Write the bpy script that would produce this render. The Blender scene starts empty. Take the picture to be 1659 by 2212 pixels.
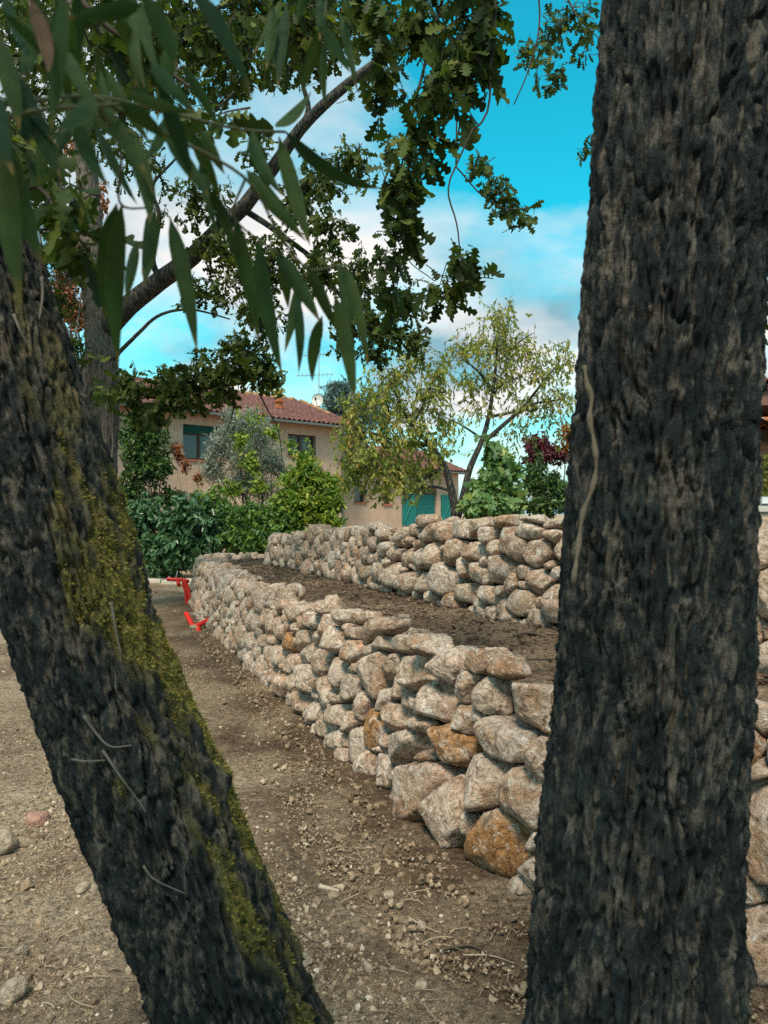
import bpy, math, random
import numpy as np
from mathutils import Vector

random.seed(7)
rng = np.random.default_rng(7)
scene = bpy.context.scene
R = math.radians

# ------------------------------------------------------------------ camera
CAM_Z = 1.6
FPX = 1597.0                      # focal length in units of the 1659 x 2212 picture used for measuring
cam_data = bpy.data.cameras.new('camera')
cam = bpy.data.objects.new('camera', cam_data)
scene.collection.objects.link(cam)
cam.location = (0, 0, CAM_Z)
cam.rotation_euler = (R(90), 0, 0)
cam_data.sensor_fit = 'VERTICAL'
cam_data.sensor_height = 36.0
cam_data.sensor_width = 27.0
cam_data.lens = 26.0
cam_data.clip_start = 0.05
cam_data.clip_end = 2000
cam_data.dof.use_dof = True
cam_data.dof.focus_distance = 5.0
cam_data.dof.aperture_fstop = 8.5
scene.camera = cam

# ------------------------------------------------------------------ sky and sun
SUN_TO = Vector((-0.10, -0.52, 0.82)).normalized()
SUN_EL = math.asin(SUN_TO.z)
SUN_AZ = math.atan2(SUN_TO.x, SUN_TO.y)
world = bpy.data.worlds.new('World')
scene.world = world
world.use_nodes = True
wt = world.node_tree
wt.nodes.clear()
def wn(t, **k):
    n = wt.nodes.new(t)
    for a, b in k.items(): setattr(n, a, b)
    return n
wo = wn('ShaderNodeOutputWorld'); bg = wn('ShaderNodeBackground')
sky = wn('ShaderNodeTexSky', sky_type='NISHITA')
sky.sun_disc = False; sky.sun_elevation = SUN_EL; sky.sun_rotation = SUN_AZ
sky.air_density = 1.0; sky.dust_density = 0.4; sky.ozone_density = 1.6
tint = wn('ShaderNodeMix', data_type='RGBA', blend_type='MULTIPLY')
tint.inputs[0].default_value = 1.0
tint.inputs[7].default_value = (0.08, 1.48, 1.22, 1)
wt.links.new(sky.outputs[0], tint.inputs[6])
tc = wn('ShaderNodeTexCoord')
sep = wn('ShaderNodeSeparateXYZ'); wt.links.new(tc.outputs['Generated'], sep.inputs[0])
zz = wn('ShaderNodeMath', operation='ADD'); wt.links.new(sep.outputs[2], zz.inputs[0]); zz.inputs[1].default_value = 0.32
zm = wn('ShaderNodeMath', operation='MAXIMUM'); wt.links.new(zz.outputs[0], zm.inputs[0]); zm.inputs[1].default_value = 0.08
dx = wn('ShaderNodeMath', operation='DIVIDE'); wt.links.new(sep.outputs[0], dx.inputs[0]); wt.links.new(zm.outputs[0], dx.inputs[1])
dy = wn('ShaderNodeMath', operation='DIVIDE'); wt.links.new(sep.outputs[1], dy.inputs[0]); wt.links.new(zm.outputs[0], dy.inputs[1])
cmb = wn('ShaderNodeCombineXYZ'); wt.links.new(dx.outputs[0], cmb.inputs[0]); wt.links.new(dy.outputs[0], cmb.inputs[1])
cmb.inputs[2].default_value = 39.4
cn = wn('ShaderNodeTexNoise'); cn.inputs['Scale'].default_value = 1.5; cn.inputs['Detail'].default_value = 9; cn.inputs['Roughness'].default_value = 0.55
cn.inputs['Distortion'].default_value = 0.25
wt.links.new(cmb.outputs[0], cn.inputs['Vector'])
cr = wn('ShaderNodeValToRGB'); wt.links.new(cn.outputs[0], cr.inputs[0])
cr.color_ramp.elements[0].position = 0.40; cr.color_ramp.elements[0].color = (0, 0, 0, 1)
cr.color_ramp.elements[1].position = 0.60; cr.color_ramp.elements[1].color = (1, 1, 1, 1)
cn2 = wn('ShaderNodeTexNoise'); cn2.inputs['Scale'].default_value = 2.3; cn2.inputs['Detail'].default_value = 6
cmb2 = wn('ShaderNodeVectorMath', operation='ADD'); wt.links.new(cmb.outputs[0], cmb2.inputs[0]); cmb2.inputs[1].default_value = (5.1, 2.2, 1.0)
wt.links.new(cmb2.outputs[0], cn2.inputs['Vector'])
cc = wn('ShaderNodeValToRGB'); wt.links.new(cn2.outputs[0], cc.inputs[0])
cc.color_ramp.elements[0].position = 0.36; cc.color_ramp.elements[0].color = (0.27, 0.50, 0.60, 1)
cc.color_ramp.elements[1].position = 0.56; cc.color_ramp.elements[1].color = (1.0, 0.96, 0.93, 1)
cs = wn('ShaderNodeVectorMath', operation='SCALE'); wt.links.new(cc.outputs[0], cs.inputs[0]); cs.inputs['Scale'].default_value = 5.5
mx = wn('ShaderNodeMix', data_type='RGBA')
hz = wn('ShaderNodeMapRange'); wt.links.new(sep.outputs[2], hz.inputs[0]); hz.inputs[1].default_value = 0.02; hz.inputs[2].default_value = 0.30; hz.inputs[3].default_value = 0.92; hz.inputs[4].default_value = 0.0
hm = wn('ShaderNodeMath', operation='MAXIMUM'); wt.links.new(cr.outputs[0], hm.inputs[0]); wt.links.new(hz.outputs[0], hm.inputs[1])
wt.links.new(hm.outputs[0], mx.inputs[0]); wt.links.new(tint.outputs[2], mx.inputs[6]); wt.links.new(cs.outputs[0], mx.inputs[7])
wt.links.new(mx.outputs[2], bg.inputs[0]); bg.inputs[1].default_value = 0.12
wt.links.new(bg.outputs[0], wo.inputs[0])

sun_data = bpy.data.lights.new('sun', 'SUN')
sun_data.energy = 3.6; sun_data.angle = R(16); sun_data.color = (1.0, 0.88, 0.72)
sun = bpy.data.objects.new('sun', sun_data)
scene.collection.objects.link(sun)
sun.rotation_euler = (-SUN_TO).to_track_quat('-Z', 'Y').to_euler()
scene.view_settings.view_transform = 'Standard'
scene.view_settings.look = 'None'
scene.view_settings.exposure = 0.62
scene.view_settings.gamma = 1.0
scene.view_settings.use_curve_mapping = False
scene.render.engine = 'CYCLES'
scene.cycles.use_denoising = False
scene.cycles.max_bounces = 6
scene.cycles.transparent_max_bounces = 4

# ------------------------------------------------------------------ helpers
COL = scene.collection
def P(vx, vy, d):
    """point that lies d metres in front of the camera, measured on the 1659 x 2212 picture"""
    return np.array([(vx - 829.5) / FPX * d, d, CAM_Z - (vy - 1106.0) / FPX * d])

def tag(o, label=None, cat=None, group=None, kind=None):
    if label: o['label'] = label
    if cat: o['category'] = cat
    if group: o['group'] = group
    if kind: o['kind'] = kind
    return o
def thing(name, loc, label, cat, group=None):
    o = bpy.data.objects.new(name, None); COL.objects.link(o)
    o.location = [float(c) for c in loc]; o.empty_display_size = 0.1
    return tag(o, label, cat, group)
def link(name, me, parent=None, mat=None):
    o = bpy.data.objects.new(name, me); COL.objects.link(o)
    if mat is not None and len(me.materials) == 0: me.materials.append(mat)
    if parent is not None:
        o.parent = parent
        o.location = -Vector(root_loc(parent))
    return o
def root_loc(o):
    l = Vector(o.location)
    if o.parent: l = l + root_loc(o.parent)
    return l
def mesh_tris(name, V, F, smooth=True, attr=None):
    V = np.asarray(V, np.float32); F = np.asarray(F, np.int32)
    me = bpy.data.meshes.new(name)
    k = F.shape[1]
    me.vertices.add(len(V)); me.vertices.foreach_set('co', V.ravel())
    me.loops.add(F.size); me.loops.foreach_set('vertex_index', F.ravel())
    me.polygons.add(len(F)); me.polygons.foreach_set('loop_start', np.arange(0, F.size, k, dtype=np.int32))
    me.polygons.foreach_set('use_smooth', np.full(len(F), smooth))
    if attr:
        for an, av in attr.items():
            a = me.attributes.new(an, 'FLOAT', 'POINT'); a.data.foreach_set('value', np.asarray(av, np.float32))
    me.update(calc_edges=True); me.validate()
    return me
def mesh_py(name, V, F, smooth=False):
    me = bpy.data.meshes.new(name)
    me.from_pydata([tuple(float(c) for c in v) for v in V], [], [tuple(int(i) for i in f) for f in F])
    if smooth: me.polygons.foreach_set('use_smooth', [True] * len(me.polygons))
    me.update()
    return me

PERM = rng.permutation(256).astype(np.int64); PERM = np.concatenate([PERM, PERM, PERM])
GR = rng.normal(size=(256, 3)); GR /= np.linalg.norm(GR, axis=1)[:, None]
def pnoise(p):
    p = np.asarray(p, float); i = np.floor(p).astype(np.int64); f = p - i; i &= 255
    u = f * f * f * (f * (f * 6 - 15) + 10)
    def g(a, b, c):
        h = PERM[PERM[PERM[(i[:, 0] + a) & 255] + ((i[:, 1] + b) & 255)] + ((i[:, 2] + c) & 255)]
        return ((f - np.array([a, b, c])) * GR[h]).sum(1)
    def L(a, b, t): return a + (b - a) * t
    x0 = L(L(g(0,0,0), g(1,0,0), u[:,0]), L(g(0,1,0), g(1,1,0), u[:,0]), u[:,1])
    x1 = L(L(g(0,0,1), g(1,0,1), u[:,0]), L(g(0,1,1), g(1,1,1), u[:,0]), u[:,1])
    return L(x0, x1, u[:,2])
def fbm(p, octv=4, gain=0.5):
    s = 0; a = 1.0; p = np.asarray(p, float)
    for o in range(octv):
        s = s + a * pnoise(p * 2.0 ** o + 17.3 * o); a *= gain
    return s
def n2(x, y, z=0.0):
    return np.stack([x, y, np.full_like(x, z)], 1)
def unit(v):
    v = np.asarray(v, float); return v / (np.linalg.norm(v, axis=-1, keepdims=True) + 1e-12)

class G:
    """collects boxes, prisms and tubes into one mesh"""
    def __init__(s): s.V = []; s.F = []
    def add(s, V, F):
        b = len(s.V); s.V += [tuple(v) for v in V]; s.F += [tuple(i + b for i in f) for f in F]; return s
    def box(s, c, ex, ey, ez):
        c = np.asarray(c, float); ex, ey, ez = (np.asarray(a, float) for a in (ex, ey, ez))
        V = [c + a * ex + b * ey + d * ez for d in (-.5, .5) for b in (-.5, .5) for a in (-.5, .5)]
        return s.add(V, [(0,2,3,1),(4,5,7,6),(0,1,5,4),(2,6,7,3),(0,4,6,2),(1,3,7,5)])
    def tube(s, pts, rad, sides=6, cap=True):
        pts = [np.asarray(p, float) for p in pts]
        if np.isscalar(rad): rad = [rad] * len(pts)
        V = []; F = []; up = np.array([0.13, 0.31, 0.94])
        for i, p in enumerate(pts):
            t = unit(pts[min(i + 1, len(pts) - 1)] - pts[max(i - 1, 0)])
            if abs(t @ up) > 0.97: up = np.array([0.9, 0.3, 0.1])
            a = unit(np.cross(t, up)); b = np.cross(t, a); up = -b
            for k in range(sides):
                th = 2 * math.pi * k / sides
                V.append(p + rad[i] * (math.cos(th) * a + math.sin(th) * b))
        for i in range(len(pts) - 1):
            for k in range(sides):
                F.append((i*sides+k, i*sides+(k+1)%sides, (i+1)*sides+(k+1)%sides, (i+1)*sides+k))
        if cap:
            F.append(tuple(range(sides))[::-1]); F.append(tuple((len(pts)-1)*sides + k for k in range(sides)))
        return s.add(V, F)
    def build(s, name, mat, parent=None, smooth=False):
        return link(name, mesh_py(name, s.V, s.F, smooth), parent, mat)

def spline(pts, n):
    """Catmull-Rom through the points, n samples equally spaced along the curve"""
    pts = np.asarray(pts, float)
    q = np.vstack([2 * pts[0] - pts[1], pts, 2 * pts[-1] - pts[-2]]); out = []
    for i in range(1, len(q) - 2):
        t = np.linspace(0, 1, 24, endpoint=False)[:, None]
        a, b, c, d = q[i-1], q[i], q[i+1], q[i+2]
        out.append(0.5 * ((2*b) + (-a+c)*t + (2*a-5*b+4*c-d)*t*t + (-a+3*b-3*c+d)*t**3))
    out.append(pts[-1:]); c = np.vstack(out)
    L = np.concatenate([[0], np.cumsum(np.linalg.norm(np.diff(c, axis=0), axis=1))])
    s = np.linspace(0, L[-1], n)
    return np.stack([np.interp(s, L, c[:, k]) for k in range(c.shape[1])], 1), s

# ------------------------------------------------------------------ materials
def new_mat(name):
    m = bpy.data.materials.new(name); m.use_nodes = True; nt = m.node_tree
    bs = nt.nodes['Principled BSDF']; bs.inputs['Specular IOR Level'].default_value = 0.25
    return m, nt, bs
def nd(nt, t, **k):
    n = nt.nodes.new(t)
    for a, b in k.items(): setattr(n, a, b)
    return n
def noise(nt, vec, scale, detail=5, rough=0.55, dist=0.0):
    n = nd(nt, 'ShaderNodeTexNoise')
    n.inputs['Scale'].default_value = scale; n.inputs['Detail'].default_value = detail
    n.inputs['Roughness'].default_value = rough; n.inputs['Distortion'].default_value = dist
    if vec is not None: nt.links.new(vec, n.inputs['Vector'])
    return n.outputs[0]
def ramp(nt, fac, stops):
    n = nd(nt, 'ShaderNodeValToRGB'); e = n.color_ramp.elements
    while len(e) < len(stops): e.new(0.5)
    for i, (p, c) in enumerate(stops):
        e[i].position = p; e[i].color = (*c, 1) if len(c) == 3 else c
    nt.links.new(fac, n.inputs[0]); return n.outputs[0]
def mixc(nt, fac, a, b, mode='MIX'):
    n = nd(nt, 'ShaderNodeMix', data_type='RGBA', blend_type=mode)
    for v, i in ((fac, 0), (a, 6), (b, 7)):
        if hasattr(v, 'is_linked'): nt.links.new(v, n.inputs[i])
        else: n.inputs[i].default_value = v if i == 0 else (*v, 1)
    return n.outputs[2]
def bump(nt, bs, h, strength, dist, prev=None):
    b = nd(nt, 'ShaderNodeBump'); b.inputs['Strength'].default_value = strength; b.inputs['Distance'].default_value = dist
    nt.links.new(h, b.inputs['Height'])
    if prev is not None: nt.links.new(prev, b.inputs['Normal'])
    nt.links.new(b.outputs[0], bs.inputs['Normal']); return b.outputs[0]
def objvec(nt, shift=True):
    t = nd(nt, 'ShaderNodeTexCoord')
    if not shift: return t.outputs['Object']
    oi = nd(nt, 'ShaderNodeObjectInfo')
    m = nd(nt, 'ShaderNodeVectorMath', operation='SCALE'); m.inputs[0].default_value = (37.0, 53.0, 71.0)
    nt.links.new(oi.outputs['Random'], m.inputs['Scale'])
    a = nd(nt, 'ShaderNodeVectorMath', operation='ADD')
    nt.links.new(t.outputs['Object'], a.inputs[0]); nt.links.new(m.outputs[0], a.inputs[1])
    return a.outputs[0]
def mathn(nt, op, a, b):
    n = nd(nt, 'ShaderNodeMath', operation=op)
    for i, v in enumerate((a, b)):
        if hasattr(v, 'is_linked'): nt.links.new(v, n.inputs[i])
        else: n.inputs[i].default_value = v
    return n.outputs[0]

def stone_material(name, ochre=0.0):
    m, nt, bs = new_mat(name)
    v = objvec(nt); oi = nd(nt, 'ShaderNodeObjectInfo')
    base = ramp(nt, oi.outputs['Random'], [(0.0, (0.33,0.205,0.135)), (0.18, (0.52,0.385,0.285)), (0.36, (0.30,0.175,0.112)), (0.52, (0.50,0.43,0.36)), (0.68, (0.48,0.31,0.215)), (0.84, (0.40,0.24,0.16)), (1.0, (0.55,0.47,0.39))])
    n1 = noise(nt, v, 6.0, 6, 0.6, 0.6)
    veil = ramp(nt, n1, [(0.40, (0,0,0)), (0.62, (1,1,1))])
    c = mixc(nt, mathn(nt, 'MULTIPLY', veil, 0.75), base, (0.66, 0.535, 0.435))
    n3 = noise(nt, v, 3.2, 5, 0.6, 0.9)
    st = ramp(nt, n3, [(0.50 - 0.16 * ochre, (0,0,0)), (0.68 - 0.14 * ochre, (1,1,1))])
    c = mixc(nt, mathn(nt, 'MULTIPLY', st, 0.55 + 0.35 * ochre), c, (0.40, 0.19, 0.06))
    n4 = noise(nt, v, 17, 7, 0.72, 1.6)
    c = mixc(nt, 1.0, c, ramp(nt, n4, [(0.34, (0.28,0.22,0.175)), (0.46, (0.82,0.78,0.74)), (0.61, (1.32,1.30,1.28))]), 'MULTIPLY')
    n5 = noise(nt, v, 8.5, 8, 0.75, 2.6)
    c = mixc(nt, ramp(nt, n5, [(0.54, (0,0,0)), (0.62, (0.85,0.85,0.85))]), c, (0.74, 0.66, 0.57))
    nt.links.new(c, bs.inputs['Base Color']); bs.inputs['Roughness'].default_value = 0.9
    h = mathn(nt, 'ADD', noise(nt, v, 17, 8, 0.68, 1.0), mathn(nt, 'MULTIPLY', noise(nt, v, 60, 4, 0.7), 0.35))
    bump(nt, bs, h, 1.0, 0.050)
    return m
M_STONE = stone_material('limestone')
M_STONE_OCHRE = stone_material('limestone_ochre', 1.0)

def soil_material(name, dark, mid, light, scale=1.0, soil_dark=False):
    m, nt, bs = new_mat(name)
    v = objvec(nt, False)
    n1 = noise(nt, v, 0.9 * scale, 6, 0.62, 0.6)
    n2_ = noise(nt, v, 34, 5, 0.7, 0.3)
    n3 = noise(nt, v, 160, 4, 0.7)
    c = ramp(nt, n1, [(0.36, dark), (0.5, mid), (0.64, light)])
    c = mixc(nt, 1.0, c, ramp(nt, n2_, [(0.32, (0.30,0.28,0.26)), (0.48, (0.9,0.9,0.9)), (0.66, (1.5,1.47,1.43))]), 'MULTIPLY')
    c = mixc(nt, 1.0, c, ramp(nt, n3, [(0.32, (0.36,0.34,0.32)), (0.5, (0.95,0.95,0.95)), (0.66, (1.55,1.52,1.48))]), 'MULTIPLY')
    if soil_dark:
        a = nd(nt, 'ShaderNodeAttribute', attribute_name='soil_dark')
        c = mixc(nt, a.outputs['Fac'], c, mixc(nt, 1.0, c, (0.42, 0.36, 0.31), 'MULTIPLY'))
    nt.links.new(c, bs.inputs['Base Color']); bs.inputs['Roughness'].default_value = 0.95
    h = mathn(nt, 'ADD', mathn(nt, 'MULTIPLY', n2_, 1.0), mathn(nt, 'MULTIPLY', n3, 0.45))
    bump(nt, bs, h, 1.0, 0.06)
    return m
M_SOIL = soil_material('bare_soil', (0.22,0.150,0.092), (0.38,0.275,0.180), (0.54,0.415,0.285), 1.0, True)
M_TERRACE = soil_material('terrace_soil', (0.17,0.108,0.066), (0.27,0.180,0.115), (0.38,0.27,0.18), 1.6)

def plain(name, col, rough=0.6, var=0.15, scale=12.0, bmp=0.0, bscale=60, spec=0.25, metal=0.0):
    m, nt, bs = new_mat(name); v = objvec(nt)
    n = noise(nt, v, scale, 5, 0.6)
    lo = tuple(c * (1 - var) for c in col); hi = tuple(c * (1 + var) for c in col)
    nt.links.new(ramp(nt, n, [(0.3, lo), (0.7, hi)]), bs.inputs['Base Color'])
    bs.inputs['Roughness'].default_value = rough; bs.inputs['Specular IOR Level'].default_value = spec; bs.inputs['Metallic'].default_value = metal
    if bmp: bump(nt, bs, noise(nt, v, bscale, 4, 0.65), 1.0, bmp)
    return m

def leaf_material(name, cols, trans=0.35, rough=0.5, per_object=False, spec=0.3):
    m, nt, bs = new_mat(name)
    if per_object: f = nd(nt, 'ShaderNodeObjectInfo').outputs['Random']
    else: f = nd(nt, 'ShaderNodeAttribute', attribute_name='tint').outputs['Fac']
    stops = [(i / max(1, len(cols) - 1), c) for i, c in enumerate(cols)]
    c = ramp(nt, f, stops)
    v = objvec(nt, False)
    c = mixc(nt, 1.0, c, ramp(nt, noise(nt, v, 30, 3, 0.6), [(0.3, (0.75,0.75,0.75)), (0.7, (1.25,1.25,1.25))]), 'MULTIPLY')
    nt.links.new(c, bs.inputs['Base Color']); bs.inputs['Roughness'].default_value = rough; bs.inputs['Specular IOR Level'].default_value = spec
    tr = nd(nt, 'ShaderNodeBsdfTranslucent')
    nt.links.new(mixc(nt, 1.0, c, (1.25, 1.35, 0.6), 'MULTIPLY'), tr.inputs[0])
    mx_ = nd(nt, 'ShaderNodeMixShader'); mx_.inputs[0].default_value = trans
    nt.links.new(bs.outputs[0], mx_.inputs[1]); nt.links.new(tr.outputs[0], mx_.inputs[2])
    nt.links.new(mx_.outputs[0], nt.nodes['Material Output'].inputs[0])
    return m

def bark_material(name, a, b, c_, moss=False):
    m, nt, bs = new_mat(name); v = objvec(nt, False)
    st = nd(nt, 'ShaderNodeMapping'); st.inputs['Scale'].default_value = (1, 1, 0.35); nt.links.new(v, st.inputs[0])
    n1 = noise(nt, st.outputs[0], 34, 6, 0.7, 0.7)
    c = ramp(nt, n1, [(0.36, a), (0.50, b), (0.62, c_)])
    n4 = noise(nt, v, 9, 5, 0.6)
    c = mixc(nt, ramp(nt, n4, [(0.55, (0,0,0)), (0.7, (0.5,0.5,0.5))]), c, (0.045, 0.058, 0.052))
    if moss:
        at = nd(nt, 'ShaderNodeAttribute', attribute_name='moss')
        mc = ramp(nt, noise(nt, v, 45, 4, 0.6), [(0.35, (0.06,0.055,0.018)), (0.62, (0.27,0.21,0.055))])
        c = mixc(nt, at.outputs['Fac'], c, mc)
    nt.links.new(c, bs.inputs['Base Color']); bs.inputs['Roughness'].default_value = 0.85
    h = mathn(nt, 'ADD', noise(nt, st.outputs[0], 60, 6, 0.7, 0.4), mathn(nt, 'MULTIPLY', noise(nt, v, 180, 3, 0.6), 0.4))
    bump(nt, bs, h, 1.0, 0.010)
    return m
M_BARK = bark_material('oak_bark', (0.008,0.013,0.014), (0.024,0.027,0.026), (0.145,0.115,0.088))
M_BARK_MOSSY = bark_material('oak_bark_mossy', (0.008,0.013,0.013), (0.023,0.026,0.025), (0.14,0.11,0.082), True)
M_BARK_GREY = bark_material('grey_bark', (0.06,0.048,0.038), (0.12,0.10,0.082), (0.20,0.17,0.14))
M_TWIG = plain('twig', (0.045, 0.033, 0.024), 0.8, 0.3)

# ------------------------------------------------------------------ walls: plan curves
FRONT_PTS = [(3.3,0.9),(2.5,1.55),(1.9,2.02),(1.27,2.49),(0.62,2.96),(0.446,3.2),(0.30,3.47),(0.11,3.785),(-0.01,4.23),(-0.33,4.85),(-0.68,5.75),(-1.35,7.43),(-2.1,9.3),(-2.85,11.3),(-3.38,13.0),(-3.3,13.9),(-2.7,14.6),(-1.6,15.0)]
UPPER_PTS = [(3.7,1.2),(2.9,2.1),(2.3,2.85),(1.82,3.58),(1.45,4.25),(1.13,4.88),(0.85,5.29),(0.39,6.44),(-0.06,7.4),(-0.67,8.9),(-1.35,10.4),(-1.78,11.35),(-1.75,12.1),(-1.3,12.7),(-0.4,13.1)]
TERR_Z = 0.85
def front_h(p):   # height of the front wall at plan point
    return np.interp(p[:, 1], [0.9, 2.5, 3.0, 3.3, 3.6, 4.5, 6.0, 9, 13, 15], [1.0, 0.95, 0.84, 0.85, 0.90, 0.88, 0.82, 0.80, 0.82, 0.80])
def upper_h(p):
    return np.interp(p[:, 1], [1.2, 3.5, 5, 7.5, 9.5, 11.4, 13.1], [0.76, 0.74, 0.72, 0.66, 0.56, 0.42, 0.40])

class Wall:
    def __init__(s, pts, hfun, zb, batter):
        s.c, s.s = spline(pts, 1600); s.len = s.s[-1]; s.zb = zb; s.bat = batter
        t = np.gradient(s.c, axis=0); s.t = unit(t)
        # curve runs from near right to far left; the viewer's side is to the left of travel
        s.n = np.stack([-s.t[:, 1], s.t[:, 0]], 1)       # outward (viewer side)
        s.h = hfun(s.c)
    def at(s, q, arr): return np.stack([np.interp(q, s.s, arr[:, k]) for k in range(arr.shape[1])], -1)
    def frame(s, q):
        q = np.atleast_1d(q)
        n = unit(s.at(q, s.n)); t = unit(s.at(q, s.t))
        return s.at(q, s.c), t, n, np.interp(q, s.s, s.h)
    def face(s, q, t):
        c, tt, n, h = s.frame(q)
        p = c - n * (s.bat * np.asarray(t))[:, None]
        return np.concatenate([p, (s.zb + np.asarray(t))[:, None]], 1)
    def table(s):
        q = np.linspace(0, s.len, 1800); t = np.linspace(-0.12, 1.15, 130)
        Q, T = np.meshgrid(q, t); Q = Q.ravel(); T = T.ravel()
        p = s.face(Q, T); ok = p[:, 1] > 0.5
        s.Q = Q[ok]; s.T = T[ok]; p = p[ok]
        s.px = np.stack([829.5 + FPX * p[:, 0] / p[:, 1], 1106 - FPX * (p[:, 2] - CAM_Z) / p[:, 1]], 1)
    def pick(s, vx, vy):
        i = np.argmin((s.px[:, 0] - vx) ** 2 + (s.px[:, 1] - vy) ** 2)
        return s.Q[i], s.T[i]

def hull(pts):
    pts = sorted(map(tuple, pts))
    def half(ps):
        o = []
        for p in ps:
            while len(o) >= 2 and (o[-1][0]-o[-2][0])*(p[1]-o[-2][1]) - (o[-1][1]-o[-2][1])*(p[0]-o[-2][0]) <= 0: o.pop()
            o.append(p)
        return o[:-1]
    return np.array(half(pts) + half(pts[::-1]))

ICO = {}
def ico(sub):
    if sub not in ICO:
        import bmesh
        bm = bmesh.new(); bmesh.ops.create_icosphere(bm, subdivisions=sub, radius=1.0)
        V = np.array([v.co[:] for v in bm.verts]); F = np.array([[v.index for v in f.verts] for f in bm.faces]); bm.free()
        ICO[sub] = (unit(V), F)
    return ICO[sub]

def rock(planes, sub, pw, rough, seed, lim=None):
    """a lumpy many-sided rock: radial distance to a set of planes, edges worn round, surface broken up"""
    D, F = ico(sub)
    s = np.zeros(len(D)); big = lim or 1.45 * float(np.median([h for n, h in planes]))
    for n, h in list(planes) + [(sg * np.eye(3)[k], big) for sg in (-1, 1) for k in range(3)]:
        s += np.clip((D @ n) / max(h, 0.012), 0, None) ** pw
    r = s ** (-1.0 / pw)
    p = D * r[:, None]
    sz = r.mean()
    q = p / sz + seed * 7.13
    rg = np.abs(fbm(q * 2.2 + 5, 3)); st_ = fbm(q * 3.1 + 2, 2) * 3.0; st_ = (np.floor(st_) + np.clip((st_ - np.floor(st_)) * 4, 0, 1)) / 3.0
    d = 0.40 * fbm(q * 1.5, 2) + 0.45 * (0.25 - rg) + 0.26 * st_ + 0.20 * fbm(q * 7.5 + 9, 3)
    r = r * (1 + rough * d)
    return D * r[:, None], F

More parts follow.
